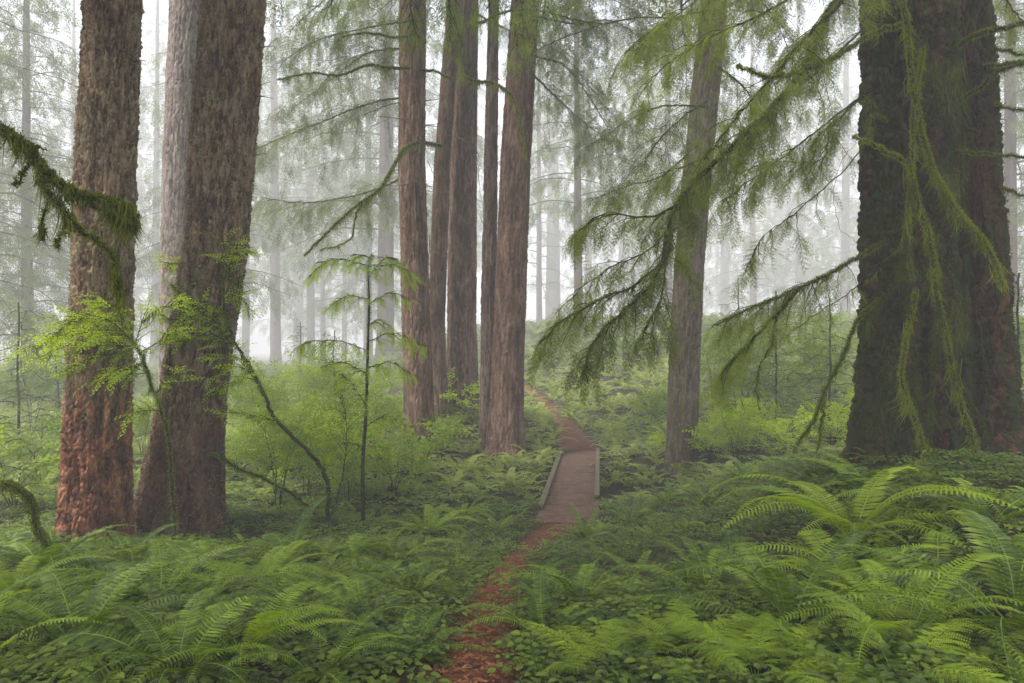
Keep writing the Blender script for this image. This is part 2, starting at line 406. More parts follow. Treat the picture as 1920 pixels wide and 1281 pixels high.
def leafspray_tm(r, L=.26, n=10, ll=.034, lw=.02, twig=True):
    m_ = MB(); t = (np.arange(n) + .6) / n
    sd = np.where(np.arange(n) % 2 == 0, 1., -1.)
    B = np.stack([t * L, sd * .012 * (1 - t), -.15 * L * t * t], -1)
    D = np.stack([.55 + .3 * r.random() + 0 * t, sd * (1 - .5 * t), -np.array([r.uniform(0, .35) for _ in t])], -1)
    N = np.stack([[r.uniform(-.3, .3) for _ in t], [r.uniform(-.3, .3) for _ in t], 1 + 0 * t], -1)
    V, F, _ = leafcards(B, D, N, ll * np.array([r.uniform(.7, 1.2) for _ in t]), lw, 6)
    m_.add(V, F, np.repeat([r.random() for _ in t], 6))
    V, F, _ = leafcards([[0, 0, 0]], [[1, 0, -.12]], [[0, 0, 1.]], L, .004); m_.add(V, F, 0)
    return np.concatenate(m_.v), [np.concatenate(m_.f)], np.concatenate(m_.a)
LSP = [leafspray_tm(rnd, n=8, ll=.048, lw=.026) for _ in range(5)]
LSP_B = [leafspray_tm(rnd, L=.22, n=7, ll=.05, lw=.04) for _ in range(4)]

def orient_var(D, r_up=.45):
    n = len(D); U = np.tile([0, 0, 1.], (n, 1)) + rng.normal(0, r_up, (n, 3))
    return frames(D, U)

def bough(limb, fol, P, r0, r1, tm, sec_sp=.10, sec_len=.6, spr_sp=.10, sc=1.0, droop=.6, hang=.5, t0=.08, n=None, knob=.15, prof=None, sides=7, radial=False, secr=.006, spr_prob=1.0):
    P = np.asarray(P, float)
    L = np.linalg.norm(np.diff(P, axis=0), axis=1).sum()
    n = n or max(8, int(L / .07)); C = spline(P, n)
    C[1:-1] += rng.normal(0, .006 * min(1, L), (n - 2, 3))
    tt = np.linspace(0, 1, n); rad = r0 + (r1 - r0) * tt ** .8
    if limb is not None: tube(limb, C, rad, sides, rng.random(), knob)
    T = unit(np.gradient(C, axis=0)); pos = []; dr = []
    m = max(1, int(L * (1 - t0) / sec_sp))
    for q in range(m):
        t = t0 + (1 - t0) * (q + rng.random() * .8) / m
        k = min(n - 1, int(t * (n - 1))); tan = T[k]
        if radial or abs(tan[2]) > .85:
            az = rng.random() * 6.283; side = np.array([math.cos(az), math.sin(az), 0])
        else:
            side = unit(np.cross(tan, [0, 0, 1.])) * (1 if q % 2 else -1)
        pf = prof(t) if prof else (.35 + .65 * math.sin(math.pi * min(1, t * .75 + .2)))
        sl = sec_len * pf * rng.uniform(.55, 1.15)
        a = rng.uniform(.5, 1.1)
        d0 = unit(side * math.sin(a) + tan * math.cos(a) * (0.55 if radial else 1) + np.array([0, 0, rng.uniform(-.05, .25)]) + rng.normal(0, .2, 3))
        ns = 6; s = np.linspace(0, 1, ns)[:, None]
        Q = C[k] + d0 * s * sl - np.array([0, 0, 1.]) * droop * rng.uniform(.6, 1.3) * sl * s ** 2 + rng.normal(0, .01, (ns, 3)) * s
        if limb is not None: tube(limb, Q, np.linspace(secr, secr * .35, ns), 3, rng.random())
        TQ = unit(np.gradient(Q, axis=0)); c = max(1, int(sl / spr_sp))
        for w in range(c):
            if rng.random() > spr_prob: continue
            u = (w + rng.random()) / c; kk = min(ns - 1, int(u * ns)); base = Q[kk] + (Q[min(ns - 1, kk + 1)] - Q[kk]) * (u * ns - kk)
            sd = unit(np.cross(TQ[kk], [0, 0, 1.])) * (1 if w % 2 else -1)
            d = unit(TQ[kk] + sd * rng.uniform(.1, 1.2) - np.array([0, 0, 1.]) * hang * rng.uniform(0, 1.5) + rng.normal(0, .28, 3))
            pos.append(base); dr.append(d)
        pos.append(Q[-1] - TQ[-1] * .03); dr.append(unit(TQ[-1] - np.array([0, 0, hang * .5])))
    pos.append(C[-1]); dr.append(T[-1])
    if fol is not None:
        pos = np.array(pos); dr = np.array(dr); which = rng.integers(0, len(tm), len(pos))
        v0 = rng.random(len(pos)) * .6 + .2
        for w in range(len(tm)):
            k = which == w
            if k.any(): place(fol, tm[w], orient_var(dr[k]), pos[k], sc * rng.uniform(.5, 1.3, k.sum()), v0[k])
    return C

def hang_moss(mb, C, dens=350, lmin=.04, lmax=.22, w=.006, rad=.02, seg=3, clump=9):
    """drooping strands under a branch path C"""
    L = np.linalg.norm(np.diff(C, axis=0), axis=1).sum(); n = int(L * dens)
    if n < 4: return
    t = rng.random(n) * (len(C) - 1.001); i = t.astype(int); f = (t - i)[:, None]
    B = C[i] * (1 - f) + C[i + 1] * f
    cl = vnoise(t * 0 + 3.3, t / (len(C) - 1) * L * clump, k=rng.integers(99)); cl = np.clip((cl - .3) * 2.2, 0.05, 1)
    B = B + rng.normal(0, rad * .6, (n, 3)); ln = (lmin + (lmax - lmin) * rng.random(n) ** 2.0) * cl * 1.15
    ang = rng.random(n) * 6.283; S = np.stack([np.cos(ang), np.sin(ang), 0 * ang], -1)
    gp = (t * 0 + np.floor(t / (len(C) - 1) * L * 28)).astype(int); gs = rng.normal(0, .35, (gp.max() + 1, 3)); gl = rng.uniform(.35, 1.25, gp.max() + 1)
    sw = gs[gp] * .7 + rng.normal(0, .3, (n, 3)); sw[:, 2] = rng.uniform(0, .35, n); ln = ln * gl[gp]
    Vs = []
    for q in range(seg + 1):
        s = q / seg; c = B + (np.array([0, 0, -1.]) * s + sw * s * s) * ln[:, None]
        ww = w * (1 - s) ** .7 * (.6 + .8 * rng.random(n)[:, None]) * .5 + .0006
        Vs += [c + S * ww, c - S * ww]
    V = np.stack(Vs, 1); k = 2 * (seg + 1)
    b = (np.arange(n) * k)[:, None, None]
    F = b + np.array([[2 * q, 2 * q + 1, 2 * q + 3, 2 * q + 2] for q in range(seg)])[None]
    mb.add(V.reshape(-1, 3), F.reshape(-1, 4), np.repeat(rng.random(n), k))

def fuzz(mb, C, rad, dens=1200, l=.014, w=.006, up=.3):
    """short moss tufts covering a tube"""
    L = np.linalg.norm(np.diff(C, axis=0), axis=1).sum(); n = int(L * dens)
    if n < 4: return
    t = rng.random(n) * (len(C) - 1.001); i = t.astype(int); f = (t - i)[:, None]
    B = C[i] * (1 - f) + C[i + 1] * f; T = unit(np.gradient(C, axis=0))[i]
    D = rng.normal(0, 1, (n, 3)); D[:, 2] += up; D = unit(D - T * (D * T).sum(1, keepdims=True))
    rr = np.interp(t, np.linspace(0, len(C) - 1, len(np.atleast_1d(rad))), np.atleast_1d(rad)) if np.ndim(rad) else rad
    B = B + D * (np.asarray(rr).reshape(-1, 1) * .9 if np.ndim(rr) else rr * .9)
    V, F, _ = leafcards(B, D + rng.normal(0, .5, (n, 3)), rng.normal(0, 1, (n, 3)), l * rng.uniform(.5, 1.6, n), w)
    mb.add(V, F, np.repeat(rng.random(n), 4))

# ---- ferns
def frond_tm(r, L=1.0, pairs=34, wmax=.105, e0=70, e1=-25, pw=.017, side=0.0, keel=.25, stipe=.14):
    """once-divided frond, base at origin, growing toward +X"""
    m_ = MB(); n = 22; t = np.linspace(0, 1, n)
    el = np.radians(e0 + (e1 - e0) * t ** 1.15); ds = L / (n - 1)
    x = np.concatenate([[0], np.cumsum(np.cos(el[:-1]) * ds)]); z = np.concatenate([[0], np.cumsum(np.sin(el[:-1]) * ds)])
    y = side * L * t ** 2
    C = np.stack([x, y, z], -1)
    w = .0042 * (1 - .8 * t); T = unit(np.gradient(C, axis=0)); S = unit(np.cross([0, 0, 1.], T) + 1e-6); Nn = np.cross(T, S)
    V = np.concatenate([C + S * w[:, None], C + Nn * w[:, None] * .8, C - S * w[:, None]])
    k = np.arange(n - 1)
    m_.add(V, [np.concatenate([np.stack([k, k + 1, k + n + 1, k + n], -1), np.stack([k + n, k + n + 1, k + 2 * n + 1, k + 2 * n], -1)])], .95)
    p = stipe + (1 - stipe) * (np.arange(pairs) + .5) / pairs
    p = np.repeat(p, 2); sd = np.where(np.arange(len(p)) % 2 == 0, 1., -1.)
    q = (p - stipe) / (1 - stipe)
    ln = wmax * L * np.minimum(1, (q / .18 + .45)) ** .8 * (1 - q ** 2.6) ** .9 * np.array([r.uniform(.88, 1.06) for _ in p]) + .006
    B = np.stack([np.interp(p, t, C[:, a]) for a in range(3)], -1)
    Tq = np.stack([np.interp(p, t, T[:, a]) for a in range(3)], -1); Sq = np.stack([np.interp(p, t, S[:, a]) for a in range(3)], -1)
    Nq = np.stack([np.interp(p, t, Nn[:, a]) for a in range(3)], -1)
    fw = (.16 + .35 * q)[:, None]
    D = unit(Sq * sd[:, None] + Tq * fw + Nq * np.array([r.uniform(-.05, .35) for _ in p])[:, None] * keel * 2)
    W = (pw * L * (.75 + .25 * (1 - q)))[:, None] * .5
    Wd = unit(Tq - D * (Tq * D).sum(1, keepdims=True)); dn = -Nq * (ln * .18)[:, None]
    l_ = ln[:, None]
    tw = Nq * W * .5
    pts = [B - Wd * W * .55, B + Wd * W * .75, B + D * l_ * .55 + Wd * W * .8 + tw + dn * .25, B + D * l_ * .55 - Wd * W * .8 - tw + dn * .25, B + D * l_ + dn + Wd * W * .3]
    V = np.stack(pts, 1).reshape(-1, 3); b = (np.arange(len(p)) * 5)[:, None]
    m_.add(V, [b + np.array([[0, 1, 2, 3]]), b + np.array([[3, 2, 4]])], np.repeat([r.uniform(.2, .7) for _ in p], 5) )
    return m_

def frond2_tm(r, L=.9, pairs=17, wmax=.26, e0=55, e1=-15, side=0.0):
    """twice-divided lacy frond (lady fern / bracken)"""
    m_ = MB(); n = 16; t = np.linspace(0, 1, n)
    el = np.radians(e0 + (e1 - e0) * t); ds = L / (n - 1)
    C = np.stack([np.concatenate([[0], np.cumsum(np.cos(el[:-1]) * ds)]), side * L * t ** 2, np.concatenate([[0], np.cumsum(np.sin(el[:-1]) * ds)])], -1)
    tube(m_, C, .0035 * (1 - .7 * t), 3, .9)
    T = unit(np.gradient(C, axis=0)); S = unit(np.cross([0, 0, 1.], T)); Nn = np.cross(T, S)
    for a in range(pairs * 2):
        q = (a // 2 + .5) / pairs; p = .2 + .8 * q; sd = 1 if a % 2 else -1
        ln = wmax * L * min(1, q / .15 + .55) * (1 - q ** 1.7) * r.uniform(.9, 1.08) + .012
        b = np.array([np.interp(p, t, C[:, c]) for c in range(3)]); tq = np.array([np.interp(p, t, T[:, c]) for c in range(3)])
        sq = np.array([np.interp(p, t, S[:, c]) for c in range(3)]); nq = np.array([np.interp(p, t, Nn[:, c]) for c in range(3)])
        d = unit(sq * sd + tq * .45 + nq * r.uniform(-.15, .15))
        m = max(3, int(ln / .0125)); s = (np.arange(m * 2) // 2 + .7) / m
        B = b + d * (s * ln)[:, None] - nq * (.25 * ln * s * s)[:, None]
        s2 = np.where(np.arange(m * 2) % 2 == 0, 1., -1.)[:, None]
        perp = unit(np.cross(nq, d)); D = unit(d * .45 + perp * s2)
        ll = .034 * L * (1 - .75 * s) * min(1, ln / .1 + .3) + .005
        V, F, _ = leafcards(B, D, np.tile(nq, (len(B), 1)) + np.array([[r.uniform(-.25, .25)] * 3 for _ in B]), ll, .012, 4)
        m_.add(V, F, np.repeat(np.full(len(B), r.uniform(.2, .8)), 4))
        V, F, _ = leafcards([b], [d - nq * .12], [nq], ln, .003); m_.add(V, F, .9)
    return m_

FROND = [frond_tm(rnd, 1.0, 36, rnd.uniform(.095, .12), e0, e1, side=sd) for e0, e1, sd in
         ((66, -35, .06), (60, -55, -.10), (52, -40, .10), (44, -45, -.07), (36, -38, .12), (58, -70, 0.0), (26, -28, -.10), (72, -20, .04))]
FROND_ME = [m_.mesh("frond", M['fern']) for m_ in FROND]
def _tm(m_):
    ks = sorted({f.shape[1] for f in m_.f})
    return np.concatenate(m_.v), [np.concatenate([f for f in m_.f if f.shape[1] == k]) for k in ks], np.concatenate(m_.a)
FROND_B = []
for m_ in FROND[:6]:
    FROND_B.append(m_.mesh("frond", M['fern_bright']))
FROND_P = [m_.mesh("frond", M['fern_pale']) for m_ in FROND[:6]]
LACY = [frond2_tm(rnd, .95, 17, .20, e0, e1, sd).mesh("frond", M['fern_bright']) for e0, e1, sd in ((48, -20, .05), (40, -30, -.08), (30, -20, .08), (22, -15, -.02), (55, -40, 0))]
LOWF = [_tm(frond_tm(rnd, 1.0, 13, .13, e0, e1, pw=.05, side=.05)) for e0, e1 in ((70, -30), (50, -45), (35, -30), (60, -60))]
DEADF = frond_tm(rnd, 1.0, 30, .07, 20, -50).mesh("frond", M['deadfrond'])

fern_n = 0
def fern(px, py, size, n, label, kind='sword', d=None, az=None, spread=None, group="sword ferns on the forest floor"):
    """a fern crown rooted where the ground meets that sight line"""
    p = hit(px, py) if d is None else np.array([(px - 960) / 1280 * d, d, float(g((px - 960) / 1280 * d, d))])
    meshes = {'sword': FROND_ME, 'bright': FROND_B, 'pale': FROND_P, 'lacy': LACY}[kind]
    nm = {'sword': 'sword_fern', 'bright': 'sword_fern', 'pale': 'sword_fern', 'lacy': 'lady_fern'}[kind]
    if kind == 'lacy': group = "lacy lady ferns along the bottom of the slope"
    e = empty(nm, tuple(p), label, "fern", group)
    for k in range(n):
        a = (az if az is not None else 0) + (6.283 * (k + rnd.uniform(-.3, .3)) / n if spread is None else rnd.uniform(-spread, spread))
        o = inst("frond", meshes[rnd.randrange(len(meshes))], e, (0.03 * math.cos(a), 0.03 * math.sin(a), -.02),
                 (rnd.uniform(-.25, .25), rnd.uniform(-.22, .25), a), size * rnd.uniform(.72, 1.12))
    for q in range(rnd.choice((0, 1, 1, 2)) if kind == 'sword' else 0):
        inst("frond", DEADF, e, (0, 0, .02), (0, .15, rnd.uniform(0, 6.28)), size * .7)["label"] = "dead orange-brown frond"
    return e

# ------------------------------------------------------------------ trunks
def trunk_mb(C, Rr, H, na=160, dz=.03, zfine=9.0, cellw=.07, cellh=.16, depth=.025, flare=.35, fh=.5, lobes=.16, seed=0, bulge=.03, under=.5, twist=.15):
    """C: (k,3) axis points from base up; Rr radii at those; extrapolates to height H"""
    C = np.asarray(C, float); Rr = np.asarray(Rr, float)
    zb, zt = C[0, 2], C[-1, 2]
    zs = np.concatenate([np.arange(zb - under, min(zfine, H), dz), np.arange(min(zfine, H), H, .35)]); zs = np.append(zs, H)
    def ip(z, col_):
        v = np.interp(z, C[:, 2], col_)
        sl = (col_[-1] - col_[max(0, len(col_) - 3)]) / (C[-1, 2] - C[max(0, len(col_) - 3), 2] + 1e-6)
        return np.where(z > zt, col_[-1] + sl * .6 * (z - zt), v)
    cx = ip(zs, C[:, 0]); cyy = ip(zs, C[:, 1])
    r = np.interp(zs, C[:, 2], Rr); top = zs > zt
    r = np.where(top, Rr[-1] * (1 - .85 * (zs - zt) / max(H - zt, 1e-3)), r)
    th = np.linspace(0, 2 * np.pi, na, endpoint=False); h = (zs - zb)[:, None]
    rs = np.random.default_rng(seed); ph = rs.random(6) * 6.283
    lob = (np.cos(3 * th + ph[0]) * .5 + np.cos(5 * th + ph[1]) * .35 + np.cos(8 * th + ph[2]) * .2)[None]
    hh = np.clip(h, -.2, None)
    rad = r[:, None] * (1 + flare * np.exp(-hh / fh) + lobes * lob * np.exp(-hh / (fh * 1.6)))
    pu = max(6, int(round(2 * np.pi * Rr.mean() / cellw)))
    TH = np.broadcast_to(th[None] / (2 * np.pi) * pu, rad.shape); HV = np.broadcast_to(zs[:, None], rad.shape)
    TH = TH + twist * HV * 0 + .9 * (vnoise(TH * .5, HV / cellh * .5, pu * .5 if False else None, seed + 11) - .5) * np.sin(th / 2)[None] ** 2
    HC = HV / cellh; wu = .55 * (vnoise(TH * 1.0, HC * 1.0, pu, seed + 41) - .5) + .3 * (vnoise(TH * 3, HC * 3, pu * 3, seed + 42) - .5)
    wv = .9 * (vnoise(TH * 1.0, HC * .8, pu, seed + 43) - .5) + .35 * (vnoise(TH * 3, HC * 3, pu * 3, seed + 44) - .5)
    f1, f2, cid = worley(TH + wu * 1.4, HC + wv * 1.4, pu, seed)
    e = ss(0, .24, f2 - f1)
    f1b, f2b, cidb = worley(TH * 2 + wu * 2, HC * 2.6 + wv * 2, pu * 2, seed + 5)
    e2 = ss(0, .3, f2b - f1b); rg = 1 - np.abs(vnoise(TH * 3, HC * 1.6, pu * 3, seed + 45) * 2 - 1)
    dsp = depth * .8 * (e - .6) + depth * .55 * (e2 - .5) + depth * .55 * (cid - .5) + depth * .6 * (cidb - .5) + depth * .7 * (rg - .5) + depth * .6 * (vnoise(TH * 6, HC * 6, pu * 6, seed) - .5)
    dsp = dsp + depth * 1.3 * (1 - np.abs(vnoise(TH * 1.0, HC * .22, pu, seed + 51) * 2 - 1) - .6)
    amp = np.clip(r / Rr.mean(), .3, 1)[:, None]
    dsp = dsp * amp + bulge * Rr.mean() * 2 * (vnoise(TH * .35, HV * 1.1, None, seed + 3) - .5) * np.sin(th / 2)[None] ** 2
    rad = rad + dsp
    V = np.stack([cx[:, None] + rad * np.cos(th)[None], cyy[:, None] + rad * np.sin(th)[None], HV], -1)
    n_ = len(zs); i = np.arange(n_ - 1)[:, None] * na; j = np.arange(na)[None]; j2 = (j + 1) % na
    F = np.stack([i + j, i + j2, i + na + j2, i + na + j], -1).reshape(-1, 4)
    m_ = MB(); m_.add(V.reshape(-1, 3), F, (.55 * cid + .45 * cidb).ravel())
    m_.add(V[-1], np.arange(na)[None], .5)
    return m_

def trunk_px(base, pts, d=None, **kw):
    """pts: list of (px, py, width px) from bottom to top at one distance d"""
    if d is None:
        p = hit(*base)
    else:
        x = (base[0] - 960) / 1280 * d; p = np.array([x, d, float(g(x, d))])
    C = [p]; Rr = []
    for px, py, w in pts:
        C.append(at(px, py, p[1])); Rr.append(w / 2 / 1280 * p[1])
    Rr = [Rr[0]] + Rr
    C = np.array(C); keep = np.concatenate([[True], C[1:, 2] > C[0, 2] + .1])
    return p, C[keep], np.array(Rr)[keep]

def origin_fix(o, p):
    """child meshes are built in world space: shift so that the parent sits at p"""
    o.location = (-p[0], -p[1], -p[2])

def surface_tufts(e, p, V, n, thr, l, w, mat, freq=(2.5, 1.2), droop=.8, seed=0, zmax=8.0, yfront=None, noisek=1, name="moss"):
    """patchy mat of short tufts growing on a trunk surface; V are trunk vertices in world space"""
    rs = np.random.default_rng(seed); c = V.mean(0); V = V[(V[:, 2] < zmax) & (V[:, 2] > p[2] - .1)]
    i = rs.integers(0, len(V), n * 3); P = V[i] + rs.normal(0, .012, (len(i), 3)); P = P[P[:, 1] < (yfront or 99)]
    az = np.arctan2(P[:, 1] - p[1], P[:, 0] - p[0])
    q = .6 * vnoise(P[:, 0] * freq[0] * 2 + 9, P[:, 2] * freq[1], k=noisek) + .4 * vnoise(P[:, 0] * freq[0] * 9 + 9, P[:, 2] * freq[1] * 6, k=noisek + 1)
    P = P[q + rs.normal(0, .03, len(q)) > thr][:n]; az = np.arctan2(P[:, 1] - p[1], P[:, 0] - p[0])
    O = np.stack([np.cos(az), np.sin(az), 0 * az], -1); D = O + rs.normal(0, .55, O.shape); D[:, 2] -= droop * rs.random(len(D)) * 1.4
    Vv, F, _ = leafcards(P - O * .004, D, rs.normal(0, 1, D.shape), l * rs.uniform(.4, 1.5, len(P)), w)
    m_ = MB(); m_.add(Vv, F, np.repeat(rs.random(len(P)), 4)); return add_part(e, p, m_, name, mat)

def stub(mb, base, dirn, l, r):
    d = unit(dirn); s = np.linspace(0, 1, 5)[:, None]
    C = np.asarray(base) + d * l * s + np.array([0, 0, -.12]) * l * s * s
    tube(mb, C, np.linspace(r, r * .25, 5), 5, .5, .3)
    return C

TV = {}
def tree(name, label, base, pts, mat, d=None, cat="tree", group=None, **kw):
    p, C, Rr = trunk_px(base, pts, d)
    e = empty(name, tuple(p), label, cat, group)
    tb = trunk_mb(C, Rr, **kw); TV[label] = tb.v[0]; o = tb.build("trunk", mat, e, smooth=True); origin_fix(o, p)
    return e, p, C, Rr

def add_part(e, p, m_, name, mat, label=None, smooth=False, parent=None):
    if not m_.v: return None
    o = m_.build(name, mat, parent or e, smooth)
    if parent is None: origin_fix(o, p)
    if label: o["label"] = label
    return o

# ------------------------------------------------------------------ footbridge
def box(mb, c, X, Y, Z, a=.5, ch=.006):
    """box of half vectors X,Y,Z with a small bevel"""
    c = np.asarray(c, float); X, Y, Z = map(np.asarray, (X, Y, Z))
    lx, ly, lz = [np.linalg.norm(q) for q in (X, Y, Z)]; ux, uy, uz = X / lx, Y / ly, Z / lz
    V = []; b = ch
    for sx in (-1, 1):
        for sy in (-1, 1):
            for sz in (-1, 1):
                V += [c + ux * sx * (lx - b) + uy * sy * (ly - b) + uz * sz * lz, c + ux * sx * (lx - b) + uy * sy * ly + uz * sz * (lz - b), c + ux * sx * lx + uy * sy * (ly - b) + uz * sz * (lz - b)]
    I = lambda sx, sy, sz, k: ((sx > 0) * 4 + (sy > 0) * 2 + (sz > 0)) * 3 + k
    q4 = []; t3 = []
    for s in (-1, 1):
        q4.append([I(-1, -1, s, 0), I(1, -1, s, 0), I(1, 1, s, 0), I(-1, 1, s, 0)])
        q4.append([I(-1, s, -1, 1), I(1, s, -1, 1), I(1, s, 1, 1), I(-1, s, 1, 1)])
        q4.append([I(s, -1, -1, 2), I(s, 1, -1, 2), I(s, 1, 1, 2), I(s, -1, 1, 2)])
        for r_ in (-1, 1):
            q4.append([I(-1, s, r_, 0), I(1, s, r_, 0), I(1, s, r_, 1), I(-1, s, r_, 1)])
            q4.append([I(s, -1, r_, 0), I(s, 1, r_, 0), I(s, 1, r_, 2), I(s, -1, r_, 2)])
            q4.append([I(s, r_, -1, 1), I(s, r_, 1, 1), I(s, r_, 1, 2), I(s, r_, -1, 2)])
            for w in (-1, 1): t3.append([I(s, r_, w, 0), I(s, r_, w, 1), I(s, r_, w, 2)])
    mb.add(V, [np.array(q4), np.array(t3)], a)

B0 = np.array([.88, 11.0, -1.29]); B1 = np.array([1.82, 18.3, -1.29]); BW = .50
bd = unit(B1 - B0); bs = np.array([bd[1], -bd[0], 0])
br = empty("footbridge", tuple(B0), "small wooden plank footbridge with mossy kerb timbers on the forest trail", "bridge")
dk = MB(); nb = 50; BL = np.linalg.norm(B1 - B0)
for k in range(nb):
    c = B0 + bd * BL * (k + .5) / nb + np.array([0, 0, rnd.uniform(-.004, .004)]) + bs * rnd.uniform(-.012, .012)
    box(dk, c, bs * BW * 1.04, unit(bd + bs * rnd.uniform(-.008, .008)) * BL / nb * .47, (0, 0, .022), rnd.random())
add_part(br, B0, dk, "deck", M['wood'])
for sd, L0, L1 in ((-1, .1, .985), (1, .22, .99)):
    kb = MB(); a = B0 + bd * BL * L0 + bs * sd * (BW - .02); b_ = B0 + bd * BL * L1 + bs * sd * (BW - .02)
    box(kb, (a + b_) / 2 + np.array([0, 0, .088]), bs * .05, (b_ - a) / 2, (0, 0, .032), .5, .012)
    for t in np.linspace(.03, .97, 7): box(kb, a + (b_ - a) * t + np.array([0, 0, .038]), bs * .045, bd * .09, (0, 0, .016), .4)
    add_part(br, B0, kb, "kerb_timber", M['wood_moss'])
for sd in (-1, 1):
    kb = MB(); box(kb, (B0 + B1) / 2 + bs * sd * .4 + np.array([0, 0, -.122]), bs * .06, bd * BL * .495, (0, 0, .1), .5, .01)
    add_part(br, B0, kb, "beam", M['wood_moss'])

# ------------------------------------------------------------------ main trunks
A_, pA, CA, RA = tree("fir_tree", "leftmost big fir trunk with scaly tan bark turning brick red at its foot", (178, 1012),
    [(182, 930, 108), (185, 800, 102), (190, 600, 96), (199, 300, 92), (212, 0, 89)], M['barkA'],
    H=17, na=230, dz=.016, zfine=7.0, cellw=.052, cellh=.17, depth=.032, flare=.18, fh=.35, lobes=.08, seed=1)
B_, pB, CB, RB = tree("fir_tree", "thickest left-hand fir trunk, brown scaly bark, leaning right above a wide dark base", (338, 990),
    [(346, 900, 122), (362, 750, 108), (384, 600, 108), (406, 450, 106), (416, 300, 108), (438, 0, 106)], M['barkB'],
    H=18, na=250, dz=.016, zfine=7.2, cellw=.055, cellh=.18, depth=.034, flare=.42, fh=.6, lobes=.2, seed=2)
P_, pP, CP, RP = tree("fir_tree", "paler violet-grey fir trunk standing just behind the thickest left trunk", (352, 940),
    [(332, 800, 62), (335, 500, 62), (340, 300, 62), (352, 0, 60)], M['barkP'], d=14.5,
    H=19, na=150, dz=.03, zfine=9.0, cellw=.05, cellh=.12, depth=.015, seed=3)
cl = []
for nm, lab, base, pts, d, kw in (
    ("hemlock_tree", "left trunk of the close cluster of five beside the footbridge, straight and brown", (790, 866), [(788, 820, 54), (780, 600, 50), (772, 300, 47), (774, 0, 47)], None, dict(seed=4, flare=.15)),
    ("hemlock_tree", "slim dark trunk leaning right, second from left in the five-trunk cluster", (824, 786), [(822, 740, 33), (818, 600, 30), (829, 300, 28), (848, 60, 26)], None, dict(seed=5, flare=.1)),
    ("hemlock_tree", "thick smooth middle trunk rising from the mound at the back of the cluster", (870, 764), [(868, 720, 56), (866, 600, 52), (868, 300, 50), (873, 0, 46)], None, dict(seed=6, flare=.25)),
    ("hemlock_tree", "thinnest pale pinkish trunk of the cluster, pressed against the wide right one", (916, 846), [(916, 800, 32), (916, 650, 27), (918, 450, 25), (922, 200, 21), (926, 0, 18)], None, dict(seed=7, flare=.2)),
    ("hemlock_tree", "widest trunk of the cluster, right beside the trail at the bridge's left corner", (948, 858), [(948, 800, 64), (952, 700, 58), (956, 580, 57), (967, 300, 54), (985, 0, 50)], None, dict(seed=8, flare=.25))):
    kk = dict(H=18, na=120, dz=.035, zfine=10.0, cellw=.04, cellh=.26, depth=.022, fh=.3, lobes=.1); kk.update(kw)
    cl.append(tree(nm, lab, base, pts, M['barkT' if kw['seed'] == 7 else 'barkC'], d=d, **kk))
D_, pD, CD, RD = tree("hemlock_tree", "lone mid-sized trunk right of the bridge with bright moss down its left side", (1278, 870),
    [(1279, 820, 54), (1284, 650, 54), (1292, 500, 52), (1310, 300, 50), (1334, 60, 48)], M['barkD'],
    H=18, na=150, dz=.03, zfine=9.0, cellw=.045, cellh=.22, depth=.022, flare=.12, fh=.3, lobes=.08, seed=9)
# the big tree on the right: two fused stems and an added filler stem behind their gap
pE = at(1745, 905, 7.9); pE[2] = float(g(pE[0], pE[1]))
E_ = empty("hemlock_tree", tuple(pE), "huge dark two-stemmed tree at the right draped with hanging moss", "tree")
for (base, pts, d, kw) in (((1690, 905), [(1698, 860, 156), (1700, 750, 145), (1702, 600, 142), (1702, 300, 142), (1704, 0, 144)], 7.9, dict(seed=21, flare=.12, lobes=.12)),
                           ((1835, 905), [(1838, 860, 112), (1836, 700, 104), (1826, 500, 92), (1815, 300, 84), (1806, 0, 82)], 8.15, dict(seed=22, flare=.18, lobes=.14)),
                           ((1765, 905), [(1776, 860, 60), (1778, 600, 44), (1776, 300, 40), (1774, 0, 36)], 8.45, dict(seed=23, flare=.2, lobes=.15))):  # added filler stem, set back so the seam reads as a dark groove
    p, C, Rr = trunk_px(base, pts, d); C[0, 2] = pE[2]
    tb = trunk_mb(C, Rr, H=16, na=230, dz=.02, zfine=6.5, cellw=.085, cellh=.34, depth=.060, fh=.5, under=.6, **kw); o = tb.build("trunk", M['barkE'], E_, True); origin_fix(o, pE)
    EV = tb.v[0] if kw['seed'] == 21 else np.concatenate([EV, tb.v[0]])
surface_tufts(E_, pE, EV, 45000, .50, .040, .010, M['moss_dark'], (1.6, .35), seed=3, yfront=8.1, noisek=5)
TL = list(TV.values())
surface_tufts(A_, pA, TL[0], 15000, .50, .020, .010, M['lichen'], (3, 1.5), seed=4, yfront=9.4, name="lichen")
surface_tufts(B_, pB, TL[1], 17000, .50, .022, .010, M['lichen'], (3, 1.2), seed=5, yfront=9.8, name="lichen", noisek=7)
surface_tufts(D_, pD, TL[8], 5000, .58, .03, .012, M['moss_pale'], (2, .5), seed=6, name="moss", noisek=9)

